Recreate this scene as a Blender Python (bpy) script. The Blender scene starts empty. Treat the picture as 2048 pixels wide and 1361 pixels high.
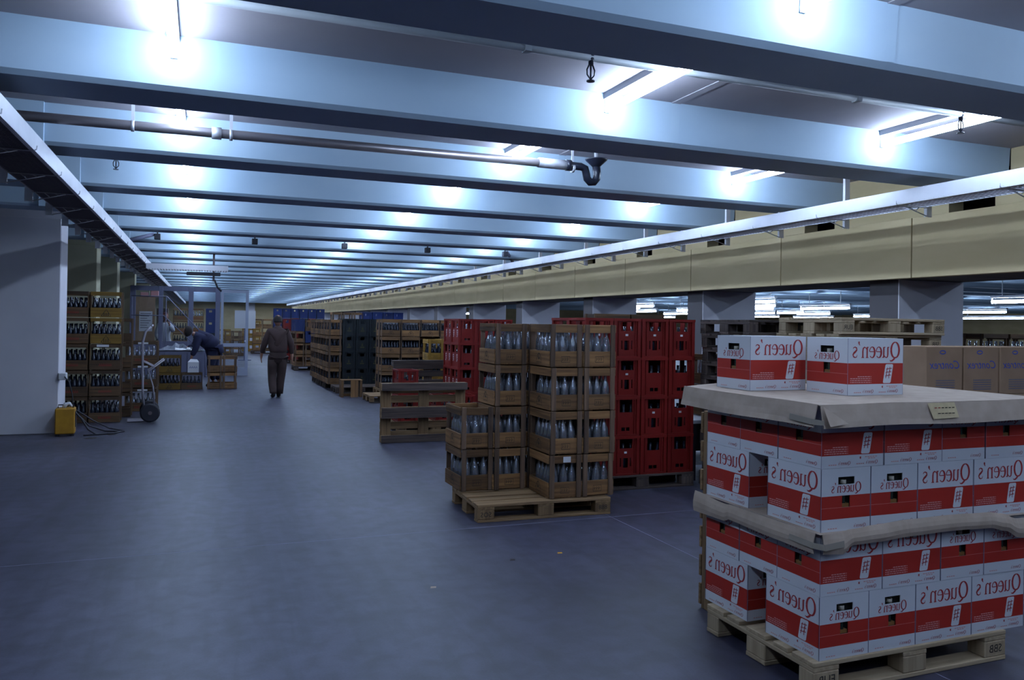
import bpy, bmesh, math, random
from mathutils import Vector, Matrix
random.seed(7)
R = math.radians
scene = bpy.context.scene
COL = scene.collection

# ------------------------------------------------------------------ camera
F_PX = 1593.0; YAW = math.atan(621 / 1593.0); PITCH = 0.005; ROLL = 0.016; EYE = 1.62
fw = Vector((math.sin(YAW) * math.cos(PITCH), math.cos(YAW) * math.cos(PITCH), math.sin(PITCH)))
rt = Vector((math.cos(YAW), -math.sin(YAW), 0)); up = rt.cross(fw)
rt2 = rt * math.cos(ROLL) + up * math.sin(ROLL); up2 = -rt * math.sin(ROLL) + up * math.cos(ROLL)
cam_d = bpy.data.cameras.new('camera'); cam = bpy.data.objects.new('camera', cam_d); COL.objects.link(cam)
m = Matrix((rt2, up2, -fw)).transposed().to_4x4(); m.translation = (0, 0, EYE)
cam.matrix_world = m
cam_d.sensor_width = 36; cam_d.lens = F_PX / 2048 * 36
cam_d.shift_y = -(680.5 - 642.0) / 2048
cam_d.clip_start = 0.05; cam_d.clip_end = 200
scene.camera = cam

# ------------------------------------------------------------------ world, exposure
w = bpy.data.worlds.new('world'); scene.world = w; w.use_nodes = True
w.node_tree.nodes['Background'].inputs[0].default_value = (0.25, 0.35, 0.8, 1)
w.node_tree.nodes['Background'].inputs[1].default_value = 0.02
scene.view_settings.view_transform = 'Standard'; scene.view_settings.look = 'None'
scene.view_settings.gamma = 1; scene.view_settings.use_curve_mapping = False
scene.view_settings.exposure = 0.0
LAMP = 64.0                    # strength of every fluorescent tube
LAMP_COL = (0.57, 0.74, 1.0)
scene.cycles.max_bounces = 6; scene.cycles.diffuse_bounces = 3; scene.cycles.glossy_bounces = 3
scene.cycles.transmission_bounces = 6; scene.cycles.transparent_max_bounces = 12
scene.cycles.caustics_reflective = False; scene.cycles.caustics_refractive = False
scene.cycles.sample_clamp_indirect = 3.0

# ------------------------------------------------------------------ materials
def mat(name, col, rough=0.6, metal=0.0, var=0.0, col2=None, scale=(8, 8, 8), spec=0.4, bump=0.0, emit=None, rnd=0.0, thresh=(0.35, 0.65)):
    """Principled material; col2 mixes in by noise, rnd varies the value between objects."""
    m = bpy.data.materials.new(name); m.use_nodes = True; nt = m.node_tree; b = nt.nodes['Principled BSDF']
    b.inputs['Base Color'].default_value = (*col, 1); b.inputs['Roughness'].default_value = rough
    b.inputs['Metallic'].default_value = metal; b.inputs['Specular IOR Level'].default_value = spec
    if emit:
        b.inputs['Emission Color'].default_value = (*emit[0], 1); b.inputs['Emission Strength'].default_value = emit[1]
    src = None
    if col2 or bump:
        tc = nt.nodes.new('ShaderNodeTexCoord'); mp = nt.nodes.new('ShaderNodeMapping'); mp.inputs['Scale'].default_value = scale
        nz = nt.nodes.new('ShaderNodeTexNoise'); nz.noise_dimensions = '4D'; nz.inputs['Scale'].default_value = 1.0; nz.inputs['Detail'].default_value = 6
        oi = nt.nodes.new('ShaderNodeObjectInfo'); mu = nt.nodes.new('ShaderNodeMath'); mu.operation = 'MULTIPLY'; mu.inputs[1].default_value = 37.0
        nt.links.new(oi.outputs['Random'], mu.inputs[0]); nt.links.new(mu.outputs[0], nz.inputs['W'])
        nt.links.new(tc.outputs['Object'], mp.inputs[0]); nt.links.new(mp.outputs[0], nz.inputs['Vector'])
        if bump:
            bp = nt.nodes.new('ShaderNodeBump'); bp.inputs['Strength'].default_value = bump; bp.inputs['Distance'].default_value = 0.01
            nt.links.new(nz.outputs['Fac'], bp.inputs['Height']); nt.links.new(bp.outputs[0], b.inputs['Normal'])
        if col2:
            rp = nt.nodes.new('ShaderNodeValToRGB'); e = rp.color_ramp.elements
            e[0].position, e[1].position = thresh; e[0].color = (*col, 1); e[1].color = (*col2, 1)
            nt.links.new(nz.outputs['Fac'], rp.inputs[0]); src = rp.outputs[0]
    if rnd:
        oi2 = nt.nodes.new('ShaderNodeObjectInfo'); mr = nt.nodes.new('ShaderNodeMapRange')
        mr.inputs['To Min'].default_value = 1 - rnd; mr.inputs['To Max'].default_value = 1 + rnd
        nt.links.new(oi2.outputs['Random'], mr.inputs['Value'])
        hs = nt.nodes.new('ShaderNodeHueSaturation')
        if src: nt.links.new(src, hs.inputs['Color'])
        else: hs.inputs['Color'].default_value = (*col, 1)
        nt.links.new(mr.outputs[0], hs.inputs['Value']); src = hs.outputs[0]
    if src: nt.links.new(src, b.inputs['Base Color'])
    return m

M = {}
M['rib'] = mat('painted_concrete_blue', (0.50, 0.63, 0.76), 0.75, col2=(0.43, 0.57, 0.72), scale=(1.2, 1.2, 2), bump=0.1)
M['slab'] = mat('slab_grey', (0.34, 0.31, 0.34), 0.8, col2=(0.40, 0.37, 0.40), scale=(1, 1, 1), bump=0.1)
M['floor'] = None
M['white_wall'] = mat('white_painted_wall', (0.60, 0.58, 0.64), 0.8, col2=(0.68, 0.66, 0.72), scale=(1.5, 1.5, 1.5), bump=0.15)
M['beige'] = mat('beige_painted_concrete', (0.52, 0.41, 0.23), 0.8, col2=(0.60, 0.475, 0.28), scale=(1.2, 1.0, 3), bump=0.15)
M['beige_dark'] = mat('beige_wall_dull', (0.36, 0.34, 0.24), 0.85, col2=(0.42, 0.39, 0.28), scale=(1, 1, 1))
M['galv'] = mat('galvanised_steel', (0.62, 0.62, 0.68), 0.45, metal=0.35, col2=(0.72, 0.72, 0.78), scale=(3, 3, 3))
M['galv_dark'] = mat('galvanised_underside', (0.11, 0.085, 0.095), 0.6, metal=0.3)
M['tray_wire'] = mat('tray_wire', (0.30, 0.28, 0.32), 0.5, metal=0.4)
M['pipe'] = mat('steel_pipe', (0.42, 0.38, 0.40), 0.35, metal=0.6, col2=(0.3, 0.27, 0.28), scale=(4, 20, 20))
M['pipe_grey'] = mat('grey_painted_pipe', (0.42, 0.44, 0.46), 0.5)
M['black_iron'] = mat('black_iron', (0.012, 0.014, 0.025), 0.3)
M['black'] = mat('black_rubber', (0.012, 0.012, 0.02), 0.6)
M['lamp_body'] = mat('lamp_enamel', (0.75, 0.76, 0.8), 0.4)
M['tube'] = mat('fluorescent_tube', (1, 1, 1), 0.5, emit=(LAMP_COL, LAMP))
GR = {'x': (2, 40, 40), 'y': (40, 2, 40), 'z': (40, 40, 2)}
for ax in 'xyz':
    M['crate_' + ax] = mat('crate_wood_' + ax, (0.085, 0.040, 0.016), 0.75, col2=(0.25, 0.128, 0.048), scale=GR[ax], rnd=0.45, bump=0.2, thresh=(0.3, 0.7))
    M['post_' + ax] = mat('crate_post_' + ax, (0.060, 0.034, 0.023), 0.8, col2=(0.165, 0.100, 0.062), scale=GR[ax], rnd=0.35, bump=0.2, thresh=(0.3, 0.7))
    M['pal_' + ax] = mat('pallet_wood_' + ax, (0.10, 0.056, 0.026), 0.8, col2=(0.26, 0.160, 0.078), scale=GR[ax], rnd=0.25, bump=0.25, thresh=(0.3, 0.7))
    M['pale_' + ax] = mat('new_pallet_wood_' + ax, (0.28, 0.205, 0.13), 0.8, col2=(0.40, 0.305, 0.20), scale=GR[ax], rnd=0.15, bump=0.2)
    M['dark_' + ax] = mat('dark_pallet_wood_' + ax, (0.035, 0.025, 0.024), 0.85, col2=(0.085, 0.06, 0.05), scale=GR[ax], rnd=0.3, bump=0.25)
    M['yel_' + ax] = mat('yellow_crate_wood_' + ax, (0.20, 0.10, 0.010), 0.7, col2=(0.32, 0.175, 0.022), scale=GR[ax], rnd=0.2, bump=0.1)
for ax in 'xyz':
    M['dim_' + ax] = mat('dark_crate_wood_' + ax, (0.035, 0.019, 0.009), 0.75, col2=(0.10, 0.052, 0.021), scale=GR[ax], rnd=0.3, bump=0.2, thresh=(0.3, 0.7))  # brown crate wood darkened further, shade put into its colour
    M['ylw_' + ax] = mat('shaded_yellow_crate_wood_' + ax, (0.11, 0.056, 0.006), 0.7, col2=(0.18, 0.10, 0.011), scale=GR[ax], rnd=0.2, bump=0.1)  # yellow crate wood dulled, shade put into its colour
M['pier_taupe'] = mat('dark_taupe_pier', (0.075, 0.065, 0.070), 0.6)
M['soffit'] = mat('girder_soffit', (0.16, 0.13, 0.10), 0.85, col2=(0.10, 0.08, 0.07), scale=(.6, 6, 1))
M['red'] = mat('red_plastic', (0.15, 0.008, 0.006), 0.45, rnd=0.12, spec=0.3)
M['blue'] = mat('blue_plastic', (0.010, 0.024, 0.12), 0.5, rnd=0.3)
M['dkgreen'] = mat('black_green_plastic', (0.004, 0.008, 0.012), 0.5)
M['gold'] = mat('dull_gold_print', (0.07, 0.065, 0.015), 0.6)
M['charcoal'] = mat('charcoal_plastic', (0.03, 0.035, 0.06), 0.5)
M['white_print'] = mat('white_print', (0.65, 0.66, 0.7), 0.6)
M['carton'] = mat('white_carton', (0.62, 0.63, 0.68), 0.6, col2=(0.58, 0.59, 0.64), scale=(3, 3, 3))
M['carton_red'] = mat('carton_red', (0.33, 0.018, 0.010), 0.55)
M['print_red'] = mat('print_red', (0.30, 0.025, 0.028), 0.55)
M['print_pink'] = mat('print_pink', (0.62, 0.28, 0.28), 0.6)
M['inside'] = mat('carton_inner_shade', (0.02, 0.02, 0.02), 0.9)
M['seam'] = mat('carton_seam', (0.20, 0.20, 0.28), 0.8)
M['amber'] = mat('amber_label', (0.20, 0.10, 0.03), 0.5)
M['neck'] = mat('bottle_neck_green', (0.03, 0.05, 0.04), 0.2)
M['cap'] = mat('bottle_cap_cream', (0.55, 0.5, 0.42), 0.5)
M['board'] = mat('grey_cardboard', (0.33, 0.255, 0.205), 0.85, col2=(0.39, 0.305, 0.25), scale=(14, 14, 14), bump=0.1)
M['tape'] = mat('brown_tape', (0.23, 0.20, 0.17), 0.35)
M['kraft'] = mat('kraft_cardboard', (0.25, 0.155, 0.095), 0.85, col2=(0.30, 0.19, 0.12), scale=(5, 5, 5))
M['blue_ink'] = mat('blue_ink', (0.03, 0.06, 0.32), 0.7)
M['blue_ink_dull'] = mat('blue_ink_dull', (0.13, 0.11, 0.14), 0.7)
M['ink'] = mat('black_stencil', (0.02, 0.015, 0.015), 0.8)
M['ink_brown'] = mat('brown_stencil', (0.022, 0.014, 0.011), 0.8)
M['ink_red'] = mat('red_stencil', (0.22, 0.02, 0.015), 0.8)
M['paper'] = mat('paper', (0.62, 0.62, 0.66), 0.8)
M['frame'] = mat('grey_blue_frame', (0.13, 0.135, 0.21), 0.5)
M['frame_light'] = mat('light_frame', (0.34, 0.37, 0.48), 0.5)
M['yellow_steel'] = mat('yellow_enamel', (0.40, 0.20, 0.012), 0.5, col2=(0.32, 0.15, 0.010), scale=(9, 9, 9))
M['jacket'] = mat('brown_jacket', (0.050, 0.028, 0.026), 0.9, col2=(0.036, 0.02, 0.02), scale=(9, 9, 9))
M['trousers'] = mat('brown_trousers', (0.034, 0.020, 0.019), 0.9)
M['navy'] = mat('navy_coat', (0.012, 0.014, 0.045), 0.9)
M['hair'] = mat('dark_hair', (0.018, 0.012, 0.012), 0.8)
M['hair_red'] = mat('auburn_hair', (0.13, 0.03, 0.03), 0.7)
M['skin'] = mat('skin', (0.34, 0.17, 0.12), 0.6)
M['shirt'] = mat('white_overall', (0.62, 0.63, 0.68), 0.8)
M['shoe'] = mat('dark_shoe', (0.012, 0.011, 0.014), 0.5)
M['plastic_film'] = mat('plastic_film', (0.25, 0.27, 0.33), 0.25)

def floor_mat():
    m = bpy.data.materials.new('concrete_floor'); m.use_nodes = True; nt = m.node_tree; b = nt.nodes['Principled BSDF']
    tc = nt.nodes.new('ShaderNodeTexCoord')
    def noise(s, d, dist=0):
        n = nt.nodes.new('ShaderNodeTexNoise'); n.inputs['Scale'].default_value = s; n.inputs['Detail'].default_value = d; n.inputs['Distortion'].default_value = dist
        nt.links.new(tc.outputs['Object'], n.inputs['Vector']); return n
    a = noise(0.4, 6, 0.4); c = noise(7.0, 9, .3); f = noise(90, 3)
    r1 = nt.nodes.new('ShaderNodeValToRGB'); r1.color_ramp.elements[0].color = (0.020, 0.019, 0.036, 1); r1.color_ramp.elements[1].color = (0.066, 0.065, 0.104, 1)
    r1.color_ramp.elements[0].position = 0.3; r1.color_ramp.elements[1].position = 0.7
    nt.links.new(a.outputs['Fac'], r1.inputs[0])
    r2 = nt.nodes.new('ShaderNodeValToRGB'); r2.color_ramp.elements[0].color = (0.62, 0.62, 0.62, 1); r2.color_ramp.elements[1].color = (1.15, 1.15, 1.15, 1)
    r2.color_ramp.elements[0].position = 0.32; r2.color_ramp.elements[1].position = 0.62
    nt.links.new(c.outputs['Fac'], r2.inputs[0])
    mx = nt.nodes.new('ShaderNodeMixRGB'); mx.blend_type = 'MULTIPLY'; mx.inputs[0].default_value = 1
    nt.links.new(r1.outputs[0], mx.inputs[1]); nt.links.new(r2.outputs[0], mx.inputs[2])
    r3 = nt.nodes.new('ShaderNodeValToRGB'); r3.color_ramp.elements[0].color = (0.70, 0.70, 0.70, 1); r3.color_ramp.elements[1].color = (1.25, 1.25, 1.25, 1)
    nt.links.new(f.outputs['Fac'], r3.inputs[0])
    mx2 = nt.nodes.new('ShaderNodeMixRGB'); mx2.blend_type = 'MULTIPLY'; mx2.inputs[0].default_value = 1
    nt.links.new(mx.outputs[0], mx2.inputs[1]); nt.links.new(r3.outputs[0], mx2.inputs[2])
    # tyre and scrape streaks
    mp = nt.nodes.new('ShaderNodeMapping'); mp.inputs['Scale'].default_value = (3.0, 0.35, 1); mp.inputs['Rotation'].default_value = (0, 0, 0.5)
    st = nt.nodes.new('ShaderNodeTexNoise'); st.inputs['Scale'].default_value = 2.2; st.inputs['Detail'].default_value = 10; st.inputs['Distortion'].default_value = 0.6
    nt.links.new(tc.outputs['Object'], mp.inputs[0]); nt.links.new(mp.outputs[0], st.inputs['Vector'])
    r4 = nt.nodes.new('ShaderNodeValToRGB'); r4.color_ramp.elements[0].color = (0.60, 0.60, 0.60, 1); r4.color_ramp.elements[0].position = 0.40; r4.color_ramp.elements[1].position = 0.52; r4.color_ramp.elements[1].color = (1, 1, 1, 1)
    nt.links.new(st.outputs['Fac'], r4.inputs[0])
    mx3 = nt.nodes.new('ShaderNodeMixRGB'); mx3.blend_type = 'MULTIPLY'; mx3.inputs[0].default_value = 0.6
    nt.links.new(mx2.outputs[0], mx3.inputs[1]); nt.links.new(r4.outputs[0], mx3.inputs[2])
    nt.links.new(mx3.outputs[0], b.inputs['Base Color'])
    b.inputs['Roughness'].default_value = 0.48; b.inputs['Specular IOR Level'].default_value = 0.6
    bp = nt.nodes.new('ShaderNodeBump'); bp.inputs['Strength'].default_value = 0.06; bp.inputs['Distance'].default_value = 0.01
    nt.links.new(c.outputs['Fac'], bp.inputs['Height']); nt.links.new(bp.outputs[0], b.inputs['Normal'])
    return m
M['floor'] = floor_mat()

def glass_mat(name, tint, body, bodyfac, ior=1.5):
    m = bpy.data.materials.new(name); m.use_nodes = True; nt = m.node_tree
    for n in list(nt.nodes):
        if n.type != 'OUTPUT_MATERIAL': nt.nodes.remove(n)
    out = [n for n in nt.nodes][0]
    tr = nt.nodes.new('ShaderNodeBsdfTransparent'); tr.inputs[0].default_value = (*tint, 1)
    gl = nt.nodes.new('ShaderNodeBsdfGlossy'); gl.inputs['Roughness'].default_value = 0.04
    df = nt.nodes.new('ShaderNodeBsdfDiffuse'); df.inputs[0].default_value = (*body, 1)
    fr = nt.nodes.new('ShaderNodeFresnel'); fr.inputs[0].default_value = ior
    m1 = nt.nodes.new('ShaderNodeMixShader'); m1.inputs[0].default_value = bodyfac
    nt.links.new(tr.outputs[0], m1.inputs[1]); nt.links.new(df.outputs[0], m1.inputs[2])
    m2 = nt.nodes.new('ShaderNodeMixShader'); nt.links.new(fr.outputs[0], m2.inputs[0])
    nt.links.new(m1.outputs[0], m2.inputs[1]); nt.links.new(gl.outputs[0], m2.inputs[2]); nt.links.new(m2.outputs[0], out.inputs[0])
    return m
M['glass'] = glass_mat('clear_bottle_glass', (0.84, 0.88, 0.95), (0.62, 0.66, 0.8), 0.20, 2.6)
M['glass_dark'] = glass_mat('dark_bottle_glass', (0.25, 0.3, 0.35), (0.012, 0.015, 0.028), 0.92, 1.5)
M['pane'] = glass_mat('window_glass', (0.93, 0.95, 0.97), (0.5, 0.5, 0.5), 0.02, 1.45)

# ------------------------------------------------------------------ mesh builder
class MB:
    def __init__(s): s.v = []; s.f = []; s.mi = []; s.mats = []; s.smooth = []
    def _m(s, m):
        if m not in s.mats: s.mats.append(m)
        return s.mats.index(m)
    def face(s, pts, m, sm=False):
        n = len(s.v); s.v += [tuple(p) for p in pts]; s.f.append(tuple(range(n, n + len(pts)))); s.mi.append(s._m(m)); s.smooth.append(sm)
    def box(s, x0, x1, y0, y1, z0, z1, m):
        n = len(s.v); i = s._m(m)
        s.v += [(x0, y0, z0), (x1, y0, z0), (x1, y1, z0), (x0, y1, z0), (x0, y0, z1), (x1, y0, z1), (x1, y1, z1), (x0, y1, z1)]
        for q in ((0, 3, 2, 1), (4, 5, 6, 7), (0, 1, 5, 4), (1, 2, 6, 5), (2, 3, 7, 6), (3, 0, 4, 7)):
            s.f.append(tuple(n + k for k in q)); s.mi.append(i); s.smooth.append(False)
        return s
    def tube(s, pts, r, m, seg=8, cap=True):
        """round bar through pts; r one radius or one per point"""
        pts = [Vector(p) for p in pts]; i = s._m(m)
        rs = r if isinstance(r, (list, tuple)) else [r] * len(pts)
        n0 = len(s.v); ref = None
        for k, p in enumerate(pts):
            a = pts[max(k - 1, 0)]; b = pts[min(k + 1, len(pts) - 1)]; t = (b - a).normalized()
            if ref is None: ref = Vector((0, 0, 1)) if abs(t.z) < 0.9 else Vector((1, 0, 0))
            u = t.cross(ref).normalized(); v = u.cross(t).normalized(); ref = v
            for j in range(seg):
                c = 2 * math.pi * j / seg
                s.v.append(tuple(p + (u * math.cos(c) + v * math.sin(c)) * rs[k]))
        for k in range(len(pts) - 1):
            for j in range(seg):
                a = n0 + k * seg + j; b = n0 + k * seg + (j + 1) % seg
                s.f.append((a, a + seg, b + seg, b)); s.mi.append(i); s.smooth.append(True)
        if cap:
            s.f.append(tuple(n0 + j for j in range(seg))); s.mi.append(i); s.smooth.append(False)
            e = n0 + (len(pts) - 1) * seg
            s.f.append(tuple(e + j for j in reversed(range(seg)))); s.mi.append(i); s.smooth.append(False)
        return s
    def lathe(s, prof, m, seg=10, c=(0, 0, 0)):
        i = s._m(m); n0 = len(s.v)
        for (r, z) in prof:
            for j in range(seg):
                a = 2 * math.pi * j / seg
                s.v.append((c[0] + r * math.cos(a), c[1] + r * math.sin(a), c[2] + z))
        for k in range(len(prof) - 1):
            for j in range(seg):
                a = n0 + k * seg + j; b = n0 + k * seg + (j + 1) % seg
                s.f.append((a, b, b + seg, a + seg)); s.mi.append(i); s.smooth.append(True)
        s.f.append(tuple(n0 + j for j in reversed(range(seg)))); s.mi.append(i); s.smooth.append(False)
        e = n0 + (len(prof) - 1) * seg
        s.f.append(tuple(e + j for j in range(seg))); s.mi.append(i); s.smooth.append(False)
        return s
    def ribbon(s, pts, m, O=(0, 0, 0), U=(1, 0, 0), V=(0, 0, 1), k=1.0):
        """flat stroke: pts (x, y, width) drawn in the plane O + U*x + V*y"""
        O, U, V = Vector(O), Vector(U), Vector(V); i = s._m(m); n0 = len(s.v)
        for q, (x, y, wd) in enumerate(pts):
            ax, ay, _ = pts[max(q - 1, 0)]; bx, by, _ = pts[min(q + 1, len(pts) - 1)]
            tx, ty = bx - ax, by - ay; L = math.hypot(tx, ty) or 1; nx, ny = -ty / L * wd / 2, tx / L * wd / 2
            s.v.append(tuple(O + U * ((x + nx) * k) + V * ((y + ny) * k))); s.v.append(tuple(O + U * ((x - nx) * k) + V * ((y - ny) * k)))
        for q in range(len(pts) - 1):
            a = n0 + 2 * q; s.f.append((a, a + 1, a + 3, a + 2)); s.mi.append(i); s.smooth.append(False)
        return s
    def merge(s, o, mtx):
        n = len(s.v); s.v += [tuple(mtx @ Vector(p)) for p in o.v]
        mp = [s._m(q) for q in o.mats]
        for f, i, sm in zip(o.f, o.mi, o.smooth): s.f.append(tuple(n + k for k in f)); s.mi.append(mp[i]); s.smooth.append(sm)
    def mesh(s, name, bevel=0):
        me = bpy.data.meshes.new(name); me.from_pydata(s.v, [], s.f)
        for q in s.mats: me.materials.append(M[q] if isinstance(q, str) else q)
        me.polygons.foreach_set('material_index', s.mi); me.polygons.foreach_set('use_smooth', s.smooth)
        if bevel:
            bm = bmesh.new(); bm.from_mesh(me)
            bmesh.ops.bevel(bm, geom=bm.edges[:], offset=bevel, segments=1, affect='EDGES')
            bm.to_mesh(me); bm.free()
        me.update(); return me
    def build(s, name, parent=None, bevel=0, loc=None):
        o = bpy.data.objects.new(name, s.mesh(name, bevel)); COL.objects.link(o)
        if parent: o.parent = parent
        if loc: o.location = loc
        return o

def thing(name, label, cat, loc=(0, 0, 0), rz=0, group=None):
    o = bpy.data.objects.new(name, None); COL.objects.link(o); o.location = loc; o.rotation_euler = (0, 0, rz)
    o.empty_display_size = 0.1; return tag(o, label, cat, group)
def tag(o, label, cat, group=None):
    o['label'] = label; o['category'] = cat
    if group: o['group'] = group
    return o
def struct(o):
    o['kind'] = 'structure'; return o
def copy_tree(o, parent=None):
    c = o.copy(); COL.objects.link(c)
    if parent is not None: c.parent = parent
    for ch in o.children: copy_tree(ch, c)
    return c
def sk(me, name, parent, loc=(0, 0, 0)):
    o = bpy.data.objects.new(name, me); COL.objects.link(o); o.parent = parent; o.location = loc; return o

class Stock:
    """one prototype per kind: the first use places it, later uses copy it with its parts"""
    def __init__(s, fn): s.fn = fn; s.proto = None
    def put(s, label, loc, rz=0, group=None, scale=None):
        if s.proto is None: s.proto = s.fn(); o = s.proto
        else: o = copy_tree(s.proto)
        o.location = loc; o.rotation_euler = (0, 0, rz); o['label'] = label
        if group: o['group'] = group
        if scale: o.scale = scale
        return o
ORD = ['bottom', 'second', 'third', 'fourth', 'fifth', 'sixth', 'seventh', 'eighth', 'ninth', 'tenth', 'eleventh', 'twelfth']
NTH = ['leftmost', 'second', 'third', 'fourth', 'fifth', 'sixth', 'seventh']

# glyphs for the big serif word, drawn as strokes of varying width (x height = 1)
def arc(cx, cy, rx, ry, a0, a1, n, wf):
    out = []
    for k in range(n + 1):
        a = R(a0 + (a1 - a0) * k / n); out.append((cx + rx * math.cos(a), cy + ry * math.sin(a), wf(a)))
    return out
GL = {
    'Q': (1.50, [arc(.66, .72, .56, .72, 0, 360, 28, lambda a: .055 + .15 * abs(math.cos(a))), [(.52, -.02, .05), (.62, .06, .1), (.80, -.10, .15), (1.06, -.26, .13), (1.28, -.28, .07), (1.42, -.20, .03)]]),
    'u': (1.02, [[(.0, .97, .05), (.22, .97, .05)], [(.19, .98, .15), (.19, .32, .15), (.23, .12, .13), (.36, .02, .08), (.52, .05, .06), (.70, .22, .06)], [(.54, .97, .05), (.78, .97, .05)], [(.76, .98, .15), (.76, .02, .15)], [(.76, .03, .05), (.98, .05, .05)]]),
    'e': (.92, [[(.12, .56, .05), (.76, .56, .05)], arc(.44, .50, .36, .49, 8, 318, 18, lambda a: .05 + .12 * max(0, -math.cos(a)) + .03 * abs(math.cos(a)))]),
    'n': (1.12, [[(.0, .95, .05), (.2, .97, .05)], [(.2, .98, .15), (.2, .02, .15)], [(.03, .02, .05), (.37, .02, .05)], [(.24, .72, .05), (.38, .90, .06), (.58, .96, .09), (.74, .84, .13), (.79, .60, .15), (.79, .02, .15)], [(.62, .02, .05), (.97, .02, .05)]]),
    "'": (.36, [[(.16, 1.48, .05), (.20, 1.42, .17), (.20, 1.34, .17), (.16, 1.22, .08), (.06, 1.12, .03)]]),
    's': (.74, [[(.62, .80, .04), (.56, .92, .06), (.36, .97, .07), (.16, .88, .12), (.13, .72, .14), (.30, .56, .16), (.50, .44, .16), (.63, .28, .14), (.56, .10, .11), (.36, .02, .07), (.14, .08, .06), (.08, .26, .04)]]),
}
def word(mb, m, O, U, V, k, txt="Queen's"):
    """O: start of the word, U runs along the writing"""
    x = 0; O, U, V = Vector(O), Vector(U), Vector(V)
    for ch in txt:
        adv, strokes = GL[ch]
        for st in strokes: mb.ribbon([(p[0], p[1], p[2] * 1.18 + .012) for p in st], m, O + U * (x * k), U, V, k)
        x += adv
    return x * k
WORD_W = sum(GL[c][0] for c in "Queen's")

def font_mesh(txt, size, m, depth=0.0, shear=0.0, name='lettering'):
    cu = bpy.data.curves.new(name, 'FONT'); cu.body = txt; cu.size = size; cu.shear = shear; cu.align_x = 'CENTER'; cu.align_y = 'CENTER'; cu.extrude = depth; cu.resolution_u = 2
    o = bpy.data.objects.new('tmp', cu); COL.objects.link(o); bpy.context.view_layer.update()
    me = bpy.data.meshes.new_from_object(o.evaluated_get(bpy.context.evaluated_depsgraph_get())); bpy.data.objects.remove(o)
    me.name = name; me.materials.clear(); me.materials.append(M[m]); return me
def lay_text(me, mirror=True):
    """turn a text mesh upright in the XZ plane facing -Y, mirrored as in the photograph"""
    sx = -1 if mirror else 1
    me.transform(Matrix(((sx, 0, 0, 0), (0, 0, -1, 0), (0, 1, 0, 0), (0, 0, 0, 1))))
    if mirror: me.flip_normals()
    return me

# ================================================================== STRUCTURE
Y_END = 66.0; SLAB = 3.33; RIBZ = 3.0; RIB0 = 5.22; PITCH_Y = 2.045; RIBW = 0.45
X_L, X_R, X_FAR = -6.0, 6.75, 56.0
b = MB(); b.box(-6.2, X_FAR, -10, Y_END, -0.1, 0, 'floor')
floor = struct(b.build('floor'))
j = MB()
for x in (3.27,): j.box(x - .003, x + .003, -10, Y_END, 0.0, 0.0006, 'seam')
for y in (6.0, 12.0, 18.0, 24.0): j.box(-6, 12, y - .003, y + .003, 0.0, 0.0006, 'seam')
j.build('expansion_joint', floor)
def stain(cx, cy, rx, ry, sd):
    rg = random.Random(sd); s = MB(); s.face([(cx + rx * math.cos(a * .35) * rg.uniform(.6, 1.1), cy + ry * math.sin(a * .35) * rg.uniform(.6, 1.1), .0008) for a in range(18)], 'ink'); s.build('stain', floor)
stain(-1.36, 12.05, .10, .12, 1); stain(-1.14, 12.35, .07, .05, 2)
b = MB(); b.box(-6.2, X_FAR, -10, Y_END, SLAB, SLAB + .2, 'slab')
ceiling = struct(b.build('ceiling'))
# ribs of the ceiling: vertical lit faces, a chamfered arris, flat soffit
def rib(x0, x1, y):
    s = MB(); i = 'rib'; c = .028; a = 0.035
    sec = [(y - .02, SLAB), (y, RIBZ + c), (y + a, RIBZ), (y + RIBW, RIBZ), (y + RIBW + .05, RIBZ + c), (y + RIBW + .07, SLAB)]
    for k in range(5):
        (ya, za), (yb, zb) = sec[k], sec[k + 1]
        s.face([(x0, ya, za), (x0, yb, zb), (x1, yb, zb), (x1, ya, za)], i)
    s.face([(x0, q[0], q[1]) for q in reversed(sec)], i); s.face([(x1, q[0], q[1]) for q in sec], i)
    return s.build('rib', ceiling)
n_rib = int((Y_END - RIB0) / PITCH_Y) + 1
JX = 3.3
for k in range(-7, n_rib):
    y = RIB0 + PITCH_Y * k
    rib(-6, -1.19, y); rib(-1.19, JX + .037, y); rib(JX + .037, 6.955, y)
    rib(7.85, 56, y)
    if k < 14:
        s = MB(); s.face([(JX, y - .004, RIBZ + .03), (JX + .075, y - .004, RIBZ + .03), (JX + .075, y - .024, SLAB), (JX, y - .024, SLAB)], 'rib'); s.build('joint_strip', ceiling)
        s = MB(); s.box(JX, JX + .075, y + RIBW + .07, y + PITCH_Y - .02, SLAB - .006, SLAB, 'slab'); s.build('joint_strip', ceiling)
        s = MB(); s.box(-1.9, -1.19, y - .05, y + .0, RIBZ, SLAB, 'rib'); s.build('rib_end', ceiling)
# girder with its panels and set-back upstand
gird = struct(MB().box(6.80, 7.85, -10, Y_END, 2.17, 2.75, 'soffit').build('trim_girder')); gird.name = 'trim_1'
y = -9.588
while y < Y_END:
    MB().box(6.70, 6.795, y + .006, y + 1.95, 2.16, 2.77, 'beige').build('panel', gird, bevel=.004); y += 1.956
for k in range(-7, n_rib):
    y = RIB0 + PITCH_Y * k
    MB().box(6.95, 7.15, y + .62 - PITCH_Y, y + .12, 2.77, 2.995, 'beige').build('upstand', gird)
    MB().box(6.96, 7.15, y + RIBW + .075 - PITCH_Y, y - .022, 2.996, SLAB, 'beige').build('upstand', gird)
MB().box(7.7, 7.84, -10, Y_END, 2.76, SLAB, 'soffit').build('dark_gap_backing', gird)  # dark backing added so the gaps in the upstand look like shaded openings
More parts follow.
